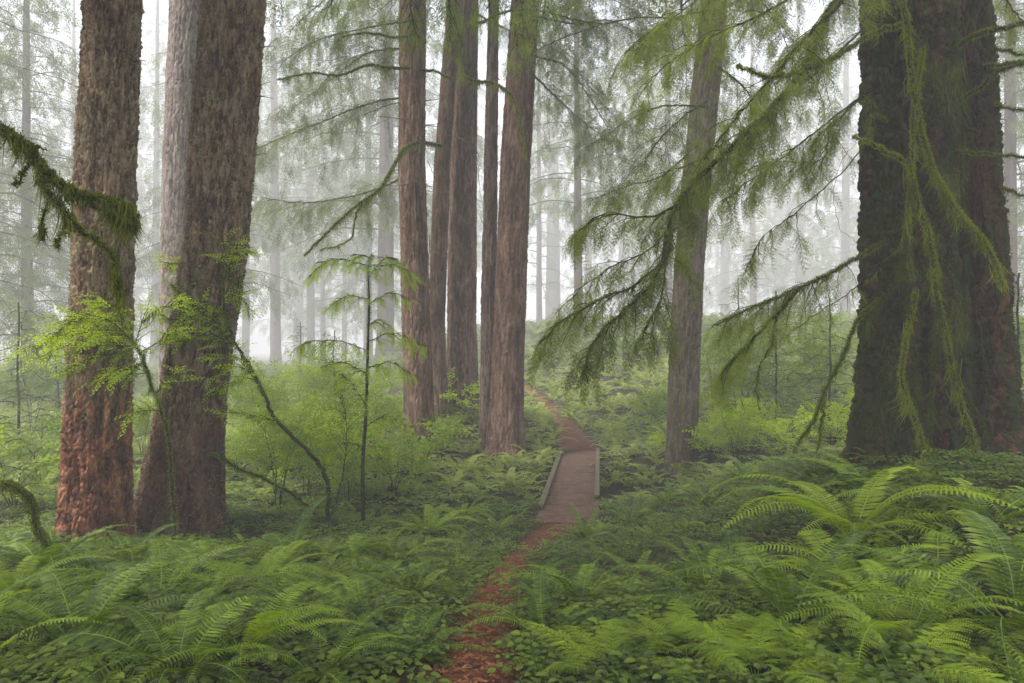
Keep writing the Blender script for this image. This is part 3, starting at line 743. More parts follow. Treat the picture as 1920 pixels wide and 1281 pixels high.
# ------------------------------------------------------------------ haze
hz = MB()
hx, hy0, hy1, z0, z1 = 186.0, -180.0, 222.0, float(GV[:, 2].min()) - 1.0, 82.0
def hbox(mb, x0, x1, y0, y1, z0, z1):
    V = [(x, y, z) for x in (x0, x1) for y in (y0, y1) for z in (z0, z1)]
    mb.add(V, np.array([[0, 1, 3, 2], [4, 6, 7, 5], [0, 4, 5, 1], [2, 3, 7, 6], [0, 2, 6, 4], [1, 5, 7, 3]]))
hbox(hz, xs.min() - 2, xs.max() + 2, ys.min() - 2, ys.max() + 2, z0, z1)
hm = bpy.data.materials.new("haze_air"); hm.use_nodes = True; n_, l_ = nodes(hm)
n_.remove(n_["Principled BSDF"])
pv = n_.new("ShaderNodeVolumePrincipled"); pv.inputs["Density"].default_value = .0064
pv.inputs["Color"].default_value = (.93, .945, .98, 1); pv.inputs["Anisotropy"].default_value = 0.0
l_.new(pv.outputs[0], n_["Material Output"].inputs["Volume"])
ho = hz.build("haze", hm); tag(ho, kind="stuff")

# ------------------------------------------------------------------ boughs built on the near trees
def pxpath(pts, d=None):
    return np.array([at(*(q if len(q) == 3 else (q[0], q[1], d))) for q in pts])

def branch(e, p, pts, d, r0, r1, label=None, foliage=True, moss=0, fz=0, name="branch", mat=None, tm=None, fm=None, mossmat=None, mw=.006, mlen=(.04, .22), mr=None, **kw):
    P = pxpath(pts, d); lb = MB(); fl = MB() if foliage else None; mo = MB()
    if foliage: C = bough(lb, fl, P, r0, r1, tm or SPR, **kw)
    else:
        L = np.linalg.norm(np.diff(P, axis=0), axis=1).sum(); n = max(10, int(L / .05)); C = spline(P, n)
        C[1:-1] += rng.normal(0, .008, (n - 2, 3)); tube(lb, C, r0 + (r1 - r0) * np.linspace(0, 1, n), 8, .5, .25)
    o = lb.build(name, mat or M['limb'], e); origin_fix(o, p)
    if label: o["label"] = label
    if foliage and fl.v: fl.build("foliage", fm or M['needle'], o)
    if moss: hang_moss(mo, C, moss, mlen[0], mlen[1], mw, r0 if mr is None else mr)
    if fz: fuzz(mo, C, r0 + (r1 - r0) * np.linspace(0, 1, 12), fz, .022, .008)
    if mo.v: mo.build("moss", mossmat or M['moss'], o)
    return o, C

E = (E_, pE)
K = dict(sec_sp=.08, sec_len=.50, spr_sp=.055, droop=.6, hang=1.0, sc=1.0)
branch(*E, [(1720, -160, 7.8), (1570, 0, 7.4), (1500, 140, 7.1), (1400, 250, 6.9), (1300, 345, 6.8), (1255, 410, 6.7)], None, .042, .02, "long mossy bough sweeping down to the left", moss=260, fz=900, **{**K, 'sec_len': .55})
branch(*E, [(1270, 385), (1220, 408), (1160, 402), (1115, 412), (1080, 440)], 6.7, .013, .003, moss=60, **{**K, 'sec_len': .35, 'sec_sp': .05, 'spr_sp': .06})
branch(*E, [(1256, 410), (1250, 480), (1195, 530), (1120, 565), (1050, 605), (1012, 645)], 6.65, .018, .003, moss=220, fz=500, **{**K, 'sec_len': .34, 'sec_sp': .06, 'spr_sp': .07})
branch(*E, [(1250, 440), (1235, 510), (1185, 570), (1135, 615), (1105, 660), (1092, 705)], 6.5, .018, .003, moss=330, fz=500, **{**K, 'sec_len': .32, 'sec_sp': .06, 'spr_sp': .07, 'hang': 1.6})
branch(*E, [(1262, 430), (1247, 500), (1240, 560), (1215, 610), (1190, 655)], 6.75, .012, .003, moss=200, fz=300, **{**K, 'sec_len': .26, 'sec_sp': .06, 'hang': 1.8})
branch(*E, [(1260, 425), (1215, 470), (1150, 500), (1090, 540), (1040, 590)], 6.9, .010, .003, moss=50, **{**K, 'sec_len': .3, 'sec_sp': .07})
branch(*E, [(1700, 45, 7.35), (1640, 62, 7.2), (1560, 110, 7.1), (1500, 136, 7.0), (1440, 142, 6.9), (1382, 122, 6.9)], None, .026, .010, "bare mossy limb curving left across the gap", moss=260, fz=1400, mlen=(.03, .12), foliage=False)
branch(*E, [(1440, 142), (1400, 165), (1368, 140)], 6.9, .006, .002, foliage=False, moss=60)
branch(*E, [(1680, -120, 7.6), (1600, -20), (1530, 60), (1480, 110), (1400, 210), (1340, 290)][0:1] + [(1600, -20, 7.3), (1520, 60, 7.1), (1470, 120, 7.0), (1390, 210, 6.9), (1320, 300, 6.9)], None, .028, .008, moss=160, fz=400, **K)
branch(*E, [(1690, -170, 8.2), (1560, -60, 8.2), (1440, 20, 8.4), (1330, 70, 8.6), (1240, 130, 8.8), (1190, 190, 9)], None, .022, .005, moss=60, **{**K, 'sec_len': .6, 'sec_sp': .11})
branch(*E, [(1640, -220, 8.5), (1500, -130, 8.8), (1380, -50, 9), (1280, 20, 9.3), (1190, 95, 9.5)], None, .02, .005, moss=40, **{**K, 'sec_len': .7, 'sec_sp': .10})
branch(*E, [(1650, 20, 8.2), (1560, 110, 8.4), (1460, 190, 8.6), (1370, 260, 8.8), (1290, 310, 9), (1215, 330, 9.2)], None, .016, .004, moss=60, **{**K, 'sec_len': .5, 'sec_sp': .11})
branch(*E, [(1660, 150, 7.9), (1590, 200, 7.8), (1500, 270, 7.8), (1420, 330, 7.8), (1350, 380, 7.8)], None, .014, .004, moss=80, **{**K, 'sec_len': .5})
branch(*E, [(1650, 240, 7.8), (1570, 330, 7.6), (1490, 400, 7.5), (1430, 445, 7.4), (1400, 500, 7.4)], None, .009, .002, moss=60, **{**K, 'sec_len': .28, 't0': .35, 'sec_sp': .12})
branch(*E, [(1620, 180, 8), (1560, 240, 8), (1540, 300, 8), (1450, 305, 8), (1360, 330, 8)], None, .010, .003, moss=60, **{**K, 'sec_len': .45})
branch(*E, [(1660, 452, 7.5), (1600, 488, 7.3), (1540, 520, 7.2), (1480, 548, 7.1), (1410, 578, 7.0), (1335, 612, 6.9)], None, .024, .004, "low mossy bough reaching left in front of the slope", moss=420, fz=900, **{**K, 'sec_len': .4, 'sec_sp': .07, 't0': .25})
branch(*E, [(1500, 540), (1460, 585), (1410, 640), (1370, 680), (1345, 720)], 7.05, .022, .004, moss=520, fz=900, **{**K, 'sec_len': .3, 't0': .3})
branch(*E, [(1455, 590), (1445, 650), (1420, 700), (1425, 770)], 7.05, .010, .003, moss=320, fz=300, foliage=False)
branch(*E, [(1655, 500, 7.6), (1590, 550, 7.5), (1500, 610, 7.5), (1450, 650, 7.5)], None, .007, .002, moss=110, foliage=False)
branch(*E, [(1650, 560, 7.5), (1608, 600, 7.4), (1580, 670, 7.2), (1548, 730, 7.1), (1525, 790, 7.0), (1495, 835, 6.9)], None, .018, .008, "crooked mossy dead limb hanging to the ferns", moss=260, fz=1300, foliage=False)
branch(*E, [(1545, 740), (1542, 790), (1530, 850)], 7.1, .010, .004, moss=260, fz=600, foliage=False)
branch(*E, [(1700, 305, 7.1), (1660, 282, 6.9), (1625, 265, 6.85), (1600, 256, 6.85)], None, .020, .007, moss=300, fz=1500, foliage=False, mlen=(.03, .14))
branch(*E, [(1606, 268), (1575, 305), (1563, 370), (1574, 420), (1595, 448), (1622, 462)], 6.9, .0025, .002, foliage=False, mat=M['deadwood'], name="vine")
# right-hand stubs and limbs
for pts, r in (([(1785, 92, 7.6), (1840, 60, 7.3), (1890, 52, 7.1), (1990, 20, 7)], .030), ([(1770, 205, 7.7), (1830, 170, 7.4), (1880, 130, 7.2), (1960, 110, 7)], .022),
               ([(1845, 125, 7.9), (1900, 118, 7.6), (1990, 108, 7.4)], .020), ([(1780, 285, 7.6), (1850, 288, 7.4), (1990, 300, 7.2)], .014),
               ([(1845, 190, 8), (1900, 205, 7.8), (1990, 215, 7.6)], .012), ([(1860, 340, 8), (1900, 360, 7.8), (1990, 385, 7.6)], .013), ([(1840, 88, 8), (1900, 100, 7.9), (1990, 130, 7.6)], .010)):
    branch(*E, pts, None, r, r * .6, foliage=False, moss=230, fz=1100, mlen=(.03, .13))
branch(*E, [(1860, -60, 8.6), (1900, 20, 8.6), (1950, 60, 8.6), (2050, 110, 8.6)], None, .012, .004, moss=60, **K)
# mossy roots and vines draped down the trunk, hanging moss curtains
for pts, r in (([(1690, -40), (1700, 90), (1716, 200), (1738, 290), (1775, 370), (1825, 430), (1860, 480), (1880, 540)], .022), ([(1735, 280), (1760, 350), (1790, 400), (1850, 460)], .016),
               ([(1700, 300), (1718, 380), (1742, 470), (1752, 560), (1778, 650), (1790, 730), (1812, 800), (1830, 880)], .024), ([(1730, 90), (1712, 200), (1706, 330), (1700, 430), (1704, 520)], .014),
               ([(1705, 420), (1690, 500), (1655, 560), (1625, 600)], .010), ([(1720, 540), (1700, 640), (1690, 720), (1718, 790), (1730, 850)], .020), ([(1690, 480), (1712, 620), (1724, 740), (1708, 860)], .012),
               ([(1760, 560), (1745, 680), (1740, 800), (1750, 880)], .012), ([(1790, 700), (1830, 770), (1850, 830), (1840, 880)], .012), ([(1670, 640), (1650, 720), (1640, 800)], .010)):
    dr = MB(); mo = MB(); P = pxpath(pts, 7.12 if pts[0][0] < 1800 else 7.3); P[:, 1] += rng.normal(0, .02, len(P)); C = spline(P, 40)
    C += np.cumsum(rng.normal(0, .004, C.shape), 0)
    tube(dr, C, r * 1.05 * np.linspace(1, .6, 40), 7, .5, .35); fuzz(mo, C, r, 1900, .024, .008); hang_moss(mo, C, 520, .05, .36, .007, r * 1.9)
    o = add_part(E_, pE, dr, "hanging_root", M['limb'], None, True); mo.build("moss", M['moss'] if r > .013 else M['moss_dark'], o)
mo = MB()
for k in range(12):
    x = 1640 + 170 * rnd.random() ** .8; y = rnd.uniform(60, 800); C = spline(pxpath([(x, y), (x + rnd.uniform(-6, 18), y + 40), (x + rnd.uniform(-15, 25), y + 95)], 7.25), 14); hang_moss(mo, C, 450, .05, .38, .007, .07)
add_part(E_, pE, mo, "moss", M['moss_dark'])

# stubs and small dead twigs on the left firs
for (e, p, C, Rr, pts) in ((A_, pA, CA, RA, [(258, 115, 1), (258, 268, 1)]), (B_, pB, CB, RB, [(497, 65, 1), (492, 92, 1), (490, 180, 1), (485, 168, 1), (472, 298, 1), (462, 438, 1), (362, 160, -1)])):
    for (px, py, s) in pts:
        m_ = MB(); b = at(px - 14 * s, py, p[1] - .02); stub(m_, b, (s, -.3, rnd.uniform(-.2, .4)), rnd.uniform(.15, .38), .012)
        add_part(e, p, m_, "branch_stub", M['deadwood'])

# ---- cluster limbs: mossy arms and dead stubs
def cb(i, pts, d, r0, r1, **kw): return branch(cl[i][0], cl[i][1], pts, d, r0, r1, **kw)
MP = dict(mossmat=M['moss_pale'], mw=.012)
MIDK = dict(tm=SPR_MID, fm=M['needle_far'], sec_sp=.12, sec_len=1.3, spr_sp=.11, droop=.6, hang=1.0, sc=1.05)
cb(1, [(828, 274, 17.5), (790, 268, 16), (760, 278, 15), (738, 312, 14.5), (712, 355, 14), (670, 385, 14), (620, 430, 14), (570, 480, 14)], None, .045, .018, label="thick yellow-green mossy arm curving down to the left", foliage=False, moss=300, fz=1100, mlen=(.05, .3), **MP)
cb(1, [(690, 372, 14), (668, 400, 14), (655, 450, 14), (600, 470, 14)], None, .02, .008, foliage=False, moss=320, fz=500, mlen=(.06, .4), **MP)
cb(0, [(768, 128, 15.5), (730, 128, 15), (690, 122, 14.8), (640, 140, 14.6), (580, 138, 14.4), (520, 150, 14)], None, .035, .012, foliage=False, moss=330, fz=700, mlen=(.05, .3), **MP)
cb(0, [(780, 130, 16), (820, 135, 15.5), (845, 150, 15.3)], None, .03, .02, foliage=False, moss=150, fz=500, **MP)
cb(2, [(862, 110, 17), (868, 140, 15), (890, 152, 14.8), (930, 158, 14.6), (962, 185, 14.4), (978, 240, 14.3), (985, 290, 14.3)], None, .035, .010, foliage=False, moss=420, fz=800, mlen=(.06, .36), **MP)
cb(0, [(780, 66, 15.6), (740, 70, 15), (690, 62, 14.8), (640, 70, 14.5)], None, .03, .012, foliage=False, moss=200, fz=500, **MP)
cb(2, [(880, 45, 16), (910, 40, 15), (950, 22, 14.5), (1010, 20, 14.5), (1080, 38, 14.5), (1130, 45, 14.5)], None, .028, .012, foliage=False, moss=200, fz=400, **MP)
cb(0, [(768, 190, 16), (730, 196, 15.8), (700, 208, 15.6), (676, 218, 15.4)], None, .016, .006, foliage=False, mat=M['deadwood'], moss=60, **MP)
cb(1, [(838, 252, 17.5), (868, 262, 16), (890, 282, 15.8), (900, 295, 15.8)], None, .014, .007, foliage=False, mat=M['deadwood'])
cb(1, [(896, 292), (898, 340), (905, 385)], 15.8, .008, .003, foliage=False, mat=M['deadwood'])
for k, (i, pts) in enumerate(((0, [(796, 188), (826, 186)]), (0, [(796, 236), (826, 232)]), (0, [(770, 345), (728, 350)]), (0, [(796, 346), (812, 350)]), (0, [(768, 428), (740, 428)]), (0, [(795, 395), (806, 405)]),
                              (0, [(770, 225), (708, 218)]), (1, [(822, 345), (800, 300)]), (4, [(985, 300), (992, 306)]), (3, [(912, 430), (900, 405)]), (1, [(806, 440), (800, 560)]), (4, [(938, 150), (925, 140)]))):
    cb(i, [(x, y, 15.7) for x, y in pts], None, .014, .006, foliage=False, mat=M['deadwood'], name="branch_stub")
# foliage boughs of the cluster
for i, pts in ((0, [(770, 40, 15.5), (700, 50, 16), (600, 75, 16.5), (520, 120, 17)]), (0, [(770, 180, 16), (690, 195, 17), (600, 230, 17.5), (520, 262, 18), (470, 285, 18)]), (0, [(775, 320, 16.2), (720, 350, 17), (640, 372, 18), (560, 380, 18.5), (490, 370, 19)]),
               (0, [(770, 90, 16), (690, 100, 17), (620, 150, 18), (540, 210, 19)]), (0, [(775, -60, 16), (690, -40, 15.5), (610, 0, 15.5), (540, 60, 15.5)]),
               (4, [(1000, 30, 16.5), (1080, 45, 17), (1150, 40, 17.5), (1225, 90, 18)]), (4, [(1000, 105, 16.5), (1060, 125, 17), (1110, 190, 17.5), (1150, 260, 18)]), (4, [(1000, 140, 16.5), (1040, 180, 17), (1090, 225, 17), (1138, 262, 17.5)]),
               (4, [(1000, -50, 16.5), (1080, -30, 17), (1170, 10, 17.5), (1240, 60, 18)]), (2, [(880, 20, 19.6), (960, 60, 20), (1050, 100, 21), (1120, 180, 22)])):
    cb(i, pts, None, .028, .006, moss=100, mw=.012, mossmat=M['moss_pale'], **MIDK)
# bright sprays hanging into the top of the frame from limbs above it
FR = dict(tm=SPR_MID, fm=M['leaf_mid'], sec_sp=.16, sec_len=.42, spr_sp=.11, droop=.9, hang=1.2, sc=.62)
for i, pts in ((0, [(778, -150, 15.5), (775, -60, 11), (770, 10, 10.6), (782, 70, 10.4)]), (1, [(850, -170, 17), (838, -60, 11), (842, 10, 10.6), (845, 80, 10.4)]), (4, [(985, -160, 16), (975, -70, 11), (980, 0, 10.6), (968, 90, 10.4)]),
               (0, [(770, -140, 15.5), (700, -70, 11.5), (640, -20, 11), (615, 15, 10.8)]), (4, [(990, -150, 16), (1020, -60, 12), (1022, 0, 11), (1018, 40, 10.8)]), (2, [(880, -150, 17), (920, -70, 12), (915, -10, 11.2), (920, 20, 11)])):
    cb(i, pts, None, .020, .005, **{**FR, 't0': .45})

# ---- lone tree right of the bridge: leafy boughs around its upper trunk
Dt = (D_, pD)
for pts in ([(1325, 190, 12.8), (1280, 220, 12), (1230, 270, 11.5), (1200, 320, 11.2)],
            [(1335, 20, 12.6), (1280, 30, 12), (1220, 60, 11.5), (1170, 100, 11)], [(1310, 270, 13), (1240, 330, 13.2), (1170, 350, 13.6), (1100, 380, 14)],
            [(1320, 200, 13), (1240, 200, 13.5), (1170, 230, 14), (1120, 270, 14.5)], [(1340, -40, 13), (1400, -20, 12.5), (1450, 30, 12), (1480, 100, 12)], [(1335, 120, 13), (1380, 150, 12.5), (1420, 200, 12), (1440, 260, 12)]):
    branch(*Dt, pts, None, .02, .005, moss=120, mossmat=M['moss_pale'], mw=.009, tm=SPR_MID, fm=M['needle'], sec_sp=.09, sec_len=.9, spr_sp=.085, droop=.6, hang=1.1, sc=.85)
branch(*Dt, [(1300, 655, 12.9), (1318, 645, 12.6), (1330, 640, 12.4)], None, .006, .002, foliage=False)

# ---- mossy limb at the upper left, grown by a tree just outside the frame
Lp = np.array([-5.2, 4.6, float(g(-5.2, 4.6))])
L_ = empty("hemlock_tree", tuple(Lp), "tree outside the left edge whose moss-hung limb reaches in at upper left", "tree")
C = np.array([Lp, Lp + [0, 0, 3], Lp + [.1, 0, 7]]); o = trunk_mb(C, np.array([.24, .2, .17]), H=13, na=60, dz=.06, zfine=5, cellw=.05, cellh=.2, depth=.012, seed=31).build("trunk", M['barkD'], L_, True); origin_fix(o, Lp)
MM = dict(foliage=False, mossmat=M['moss'], mw=.007)
branch(L_, Lp, [(-470, 60, 4.6), (-200, 150, 4.5), (0, 242, 4.4), (50, 278, 4.4), (75, 310, 4.4), (115, 350, 4.4), (165, 372, 4.4), (215, 378, 4.4), (245, 398, 4.4), (252, 425, 4.4)], None, .035, .006, label="drooping limb thick with hanging moss", moss=800, fz=1600, mlen=(.05, .36), mr=.035, **MM)
branch(L_, Lp, [(75, 310), (100, 375), (140, 420), (180, 455), (213, 482), (220, 520), (226, 565)], 4.35, .016, .005, moss=750, fz=1300, mlen=(.05, .26), mr=.024, **MM)
branch(L_, Lp, [(60, 300), (35, 335), (28, 350)], 4.4, .010, .004, moss=700, fz=900, mlen=(.04, .14), **MM)
branch(L_, Lp, [(95, 360), (82, 420), (78, 450)], 4.4, .010, .004, moss=800, fz=900, mlen=(.04, .16), **MM)
branch(L_, Lp, [(130, 410), (112, 445), (108, 462)], 4.4, .008, .003, moss=850, fz=900, mlen=(.04, .14), **MM)
branch(L_, Lp, [(40, 265), (60, 272), (88, 280)], 4.4, .006, .003, moss=400, fz=700, mlen=(.03, .06), **MM)
branch(L_, Lp, [(150, 370), (190, 395), (240, 392), (246, 420)], 4.45, .010, .004, moss=1000, fz=900, mlen=(.06, .24), **MM)

# ------------------------------------------------------------------ trees fading into the fog
def crown_variant(seed, z0, z1, nb, lmax, H, sp=.27, prob=1.0, tm=None, secl=1.15, droopy=.22, sc=1.0, limb_r=.035):
    global rng
    keep = rng; rng = np.random.default_rng(seed)
    lb = MB(); fl = MB()
    for k in range(nb):
        f = (k + rng.random()) / nb; z = z0 + (z1 - z0) * f; az = k * 2.4 + rng.uniform(-.5, .5)
        L = lmax * (1 - .72 * f ** 1.3) * rng.uniform(.65, 1.1); d = np.array([math.cos(az), math.sin(az), 0])
        s = np.linspace(0, 1, 5)[:, None]
        P = np.array([0, 0, z]) + d * L * s + np.array([0, 0, 1]) * (L * (.15 * s - (droopy + .25 * rng.random()) * s ** 2))
        P[1:] += rng.normal(0, .05, (4, 3))
        bough(lb, fl, P, limb_r * (1 - .5 * f), .008, tm or SPR_FAR, sec_sp=sp, sec_len=secl * min(1, L / 2.5), spr_sp=.20, droop=.5, hang=.8, sc=sc, n=9, sides=4, secr=.009, spr_prob=prob)
    rng = keep
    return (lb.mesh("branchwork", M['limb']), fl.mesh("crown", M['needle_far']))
CV = [crown_variant(101, 2.6, 20, 72, 4.2, 22), crown_variant(102, 4.0, 21, 64, 3.8, 23), crown_variant(103, 1.6, 17, 70, 3.6, 19), crown_variant(104, 2.0, 20, 70, 2.4, 22, prob=.4, sp=.5), crown_variant(105, 6, 22, 56, 4.4, 24)]
CH = [22, 23, 19, 22, 24]
SV = [crown_variant(110 + k, .35, h, nb, l, h, sp=.16, tm=SPR_MID, secl=.55, sc=.75, limb_r=.012, droopy=.15) for k, (h, nb, l) in enumerate(((3.0, 26, 1.1), (4.2, 34, 1.4), (2.2, 18, .8)))]
SH = [3.0, 4.2, 2.2]
def simple_trunk(r, H, lean=(0, 0), mat=None, seed=0):
    m_ = MB(); n = 26; z = np.linspace(-.6, H, n); rs = np.random.default_rng(seed)
    P = np.stack([lean[0] * z + np.cumsum(rs.normal(0, .012, n)), lean[1] * z, z], -1)
    tube(m_, P, r * (1 - .75 * np.clip(z / H, 0, 1)) * (1 + .35 * np.exp(-np.clip(z, 0, 9) / .5)) + .01, 14, .5, .08)
    return m_
def far_tree(px, d, w, var, label, H=None, s=1.0, crown=True, lean=0.0, name="conifer_tree", group="conifers fading into the fog", pale=False):
    x = (px - 960) / 1280 * d; p = (x, d, float(g(x, d)))
    e = empty(name, p, label, "tree", group)
    Hh = CH[var] * s
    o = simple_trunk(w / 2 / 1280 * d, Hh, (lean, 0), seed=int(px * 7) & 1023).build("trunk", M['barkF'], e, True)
    if crown:
        rz = rnd.uniform(0, 6.28)
        c = inst("crown", CV[var][1], e, (0, 0, 0), (0, 0, rz), s); inst("branchwork", CV[var][0], c)
        c.rotation_euler = (0, lean, rz) if False else (0, 0, rz)
    return e
FT = [(-75, 19, 30, 0, 1.0, "conifer at the left edge whose wide grey boughs fill the top left corner"),
      (52, 25, 22, 2, 1.0, "dense grey conifer seen left of the leftmost big fir, its boughs down to eye level"),
      (140, 38, 15, 1, 1.0, "slim straight grey trunk just left of the leftmost big fir"),
      (290, 36, 16, 0, 1.0, "slim foggy trunk in the gap between the two big left firs"),
      (460, 44, 14, 4, 1.0, "pale thin trunk hugging the right side of the thickest left fir"),
      (517, 33, 20, 4, 1.05, "grey trunk standing alone in the bright fog between the left firs and the cluster"),
      (583, 40, 15, 4, 1.0, "faint thin trunk, first to the right of the lone grey trunk in the fog"),
      (606, 47, 10, 3, 1.0, "thread-thin pale trunk, second to the right of the lone grey trunk"),
      (645, 52, 10, 1, 1.05, "very faint trunk behind the little hemlock sapling's tip"),
      (722, 22, 32, 1, 1.05, "hazy brown trunk just left of the five-trunk cluster"),
      (690, 34, 18, 0, 1.0, "greyer trunk half hidden left of the hazy brown trunk beside the cluster"),
      (1011, 36, 11, 3, 1.0, "thin dead-looking tree with short bare twigs right of the cluster"),
      (1037, 52, 30, 4, 1.1, "broad pale trunk with a flared foot at the top of the trail"),
      (1104, 48, 14, 3, 1.0, "twiggy pale trunk between the cluster and the lone mossy-sided tree"),
      (1165, 56, 15, 1, 1.1, "faint trunk behind the drooping boughs above the bridge"),
      (1254, 29, 14, 1, 1.0, "slender hazy trunk just left of the lone mossy-sided tree"),
      (1413, 40, 13, 3, 1.0, "faint pinkish trunk in the gap left of the huge dark tree"),
      (1360, 54, 18, 2, 1.2, "pale full-crowned conifer right of the lone mossy-sided tree"),
      (1500, 46, 18, 2, 1.2, "pale conifer with low boughs on the slope left of the huge dark tree"),
      (1585, 38, 18, 0, 1.0, "foggy conifer touching the left edge of the huge dark tree"),
      (1893, 21, 23, 1, 1.0, "grey-brown trunk at the right edge beyond the huge dark tree"),
      (1960, 26, 26, 2, 1.0, "conifer just past the right edge whose boughs show beside the huge dark tree"),
      (400, 30, 20, 1, 1.05, "conifer behind the thickest left fir, its crown showing to its right"),
      (1085, 30, 17, 4, .95, "conifer whose pale green boughs hang in the middle of the gap right of the cluster"),
      (-10, 44, 18, 4, 1.1, "faint conifer low at the far left edge"), (215, 50, 18, 0, 1.1, "faint conifer hidden behind the leftmost big fir"),
      (560, 60, 20, 0, 1.2, "palest conifer in the fog left of the cluster"), (860, 42, 22, 1, 1.1, "foggy conifer behind the cluster's back mound"),
      (1225, 66, 22, 0, 1.2, "palest conifer in the fog right of the cluster"), (1460, 68, 22, 1, 1.2, "dim far conifer on the crest of the slope")]
NEARER = (-75, 52, 1893, 1960, 1085, 400)
for px, d, w, v, s, lab in FT: far_tree(px, d * (1.55 if px in NEARER else 2.5), w, v, lab, s=s * (1.5 if px in NEARER else 2.4), lean=rnd.uniform(-.008, .012))
# far-off wood that reads as one mass: one object
fw = MB(); fV, fF = [], []
def mesh_arr(me):
    v = np.empty(len(me.vertices) * 3, np.float32); me.vertices.foreach_get("co", v)
    f = np.array([0]); li = np.empty(len(me.loops), np.int32); me.loops.foreach_get("vertex_index", li)
    tot = np.empty(len(me.polygons), np.int32); me.polygons.foreach_get("loop_total", tot); st = np.empty(len(me.polygons), np.int32); me.polygons.foreach_get("loop_start", st)
    k = tot == 4; return v.reshape(-1, 3), li[(st[k][:, None] + np.arange(4)[None])]
ca = [mesh_arr(CV[k][1]) for k in (0, 3)]
for q in range(26):
    px = -250 + 2400 * (q + rnd.random()) / 26; d = rnd.uniform(180, 290); x = (px - 960) / 1280 * d; z = float(g(x, d))
    V, F = ca[q % 2]; k = rnd.uniform(2.3, 3.2); a = rnd.uniform(0, 6.28); c_, s_ = math.cos(a), math.sin(a)
    sel = F[rng.random(len(F)) < .30]
    W = np.stack([V[:, 0] * c_ - V[:, 1] * s_, V[:, 0] * s_ + V[:, 1] * c_, V[:, 2]], -1) * k + [x, d, z]; fw.add(W, sel, .5)
    t_ = simple_trunk(.7, 60, seed=q); fw.add(np.concatenate(t_.v[:1]) + np.array([x, d, z]), t_.f[0], .2)
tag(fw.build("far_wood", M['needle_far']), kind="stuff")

shade_tree_back = empty("hemlock_tree", (2.2, -3.2, float(g(2.2, -3.2))), "unseen tree added behind the camera to shade the foreground", "tree")  # added out of frame; its crown blocks sky light over the foreground
simple_trunk(.4, 24, seed=77).build("trunk", M['barkD'], shade_tree_back, True)
shade_tree_left = empty("hemlock_tree", (-6.0, -.5, float(g(-6.0, -.5))), "unseen tree added outside the left edge to shade the left foreground", "tree")  # second unseen tree, added for shade on the left foreground
simple_trunk(.4, 24, seed=78).build("trunk", M['barkD'], shade_tree_left, True)
# upper crowns added to the near trees, unseen above the frame, to shade the ground
for e, zc, sc_, v in ((E_, 3.6, 1.4, 4), (L_, 3.5, 1.2, 4), (shade_tree_back, 3.5, 1.2, 4), (shade_tree_left, 3.5, 1.3, 4), (D_, 5.5, .9, 4), (B_, 4.5, .9, 4), (A_, 4.5, .8, 4), (cl[0][0], 7.5, .9, 4), (cl[4][0], 7.5, .9, 4)):
    rz = rnd.uniform(0, 6.28); c = inst("crown", CV[v][1], e, (0, 0, zc), (0, 0, rz), (sc_, sc_, .75)); inst("branchwork", CV[v][0], c)

# ------------------------------------------------------------------ hemlock saplings and shrubs
def sapling(px, d, v, s, label, fm=None):
    x = (px - 960) / 1280 * d; e = empty("hemlock_sapling", (x, d, float(g(x, d))), label, "sapling", "young hemlocks on the slopes")
    simple_trunk(.028 * s, SH[v] * s * 1.03, seed=int(px) & 255).build("trunk", M['limb'], e, True)
    rz = rnd.uniform(0, 6.28); c = inst("crown", SV[v][1], e, (0, 0, 0), (0, 0, rz), s); inst("branchwork", SV[v][0], c)
for a in ((40, 15, 1, .85, "feathery young hemlock at the left edge below the fog"), (105, 19, 0, .9, "small hemlock just left of the leftmost fir's foot"),
          (-40, 11, 0, .8, "dark low hemlock cut by the left frame edge"), (1450, 17, 1, .80, "soft young hemlock on the slope between the lone tree and the huge tree"),
          (1555, 15, 1, .72, "young hemlock close against the left flank of the huge dark tree"), (1385, 24, 1, .9, "pale young hemlock half way up the right slope"),
          (1510, 26, 0, 1.1, "farther pale young hemlock behind the crooked dead limb"), (620, 22, 0, 1.0, "little hemlock in the thicket left of the cluster"),
          (560, 27, 1, .8, "pale young hemlock below the lone grey fog trunk"), (1130, 31, 0, 1.1, "pale little hemlock above the trail bend"), (1905, 12, 1, .7, "young hemlock peeking out right of the huge dark tree")):
    sapling(*a)

def shrub_variant(seed, ns, h, spread, tm, sc=1.25, secl=.5, sp=.075):
    global rng
    keep = rng; rng = np.random.default_rng(seed); out = []
    for k in range(ns):
        az = 6.283 * (k + rng.random() * .7) / ns; hh = h * rng.uniform(.6, 1.05); sp_ = spread * rng.uniform(.4, 1.1)
        P = [np.array([math.cos(az) * .04, math.sin(az) * .04, -.05])]
        for q in (.3, .6, .85, 1.0): P.append(np.array([math.cos(az) * sp_ * q ** 1.5, math.sin(az) * sp_ * q ** 1.5, hh * q ** .85]) + rng.normal(0, .035, 3))
        lb = MB(); fl = MB(); bough(lb, fl, P, .009, .003, tm, sec_sp=sp, sec_len=secl, spr_sp=.075, droop=.12, hang=.15, sc=sc, t0=.28, sides=5, secr=.003, radial=True)
        out.append((lb.mesh("stem", M['twig']), fl))
    rng = keep
    return out
SHV = [shrub_variant(201, 6, 1.7, .7, LSP), shrub_variant(202, 6, 1.2, .8, LSP_B, sp=.11), shrub_variant(203, 5, 2.1, .6, LSP), shrub_variant(204, 7, .8, .55, LSP_B, sp=.14)]
SHF = {m: [[fl.mesh("foliage", M[m]) for _, fl in v] for v in SHV] for m in ('leaf_mid', 'leaf')}
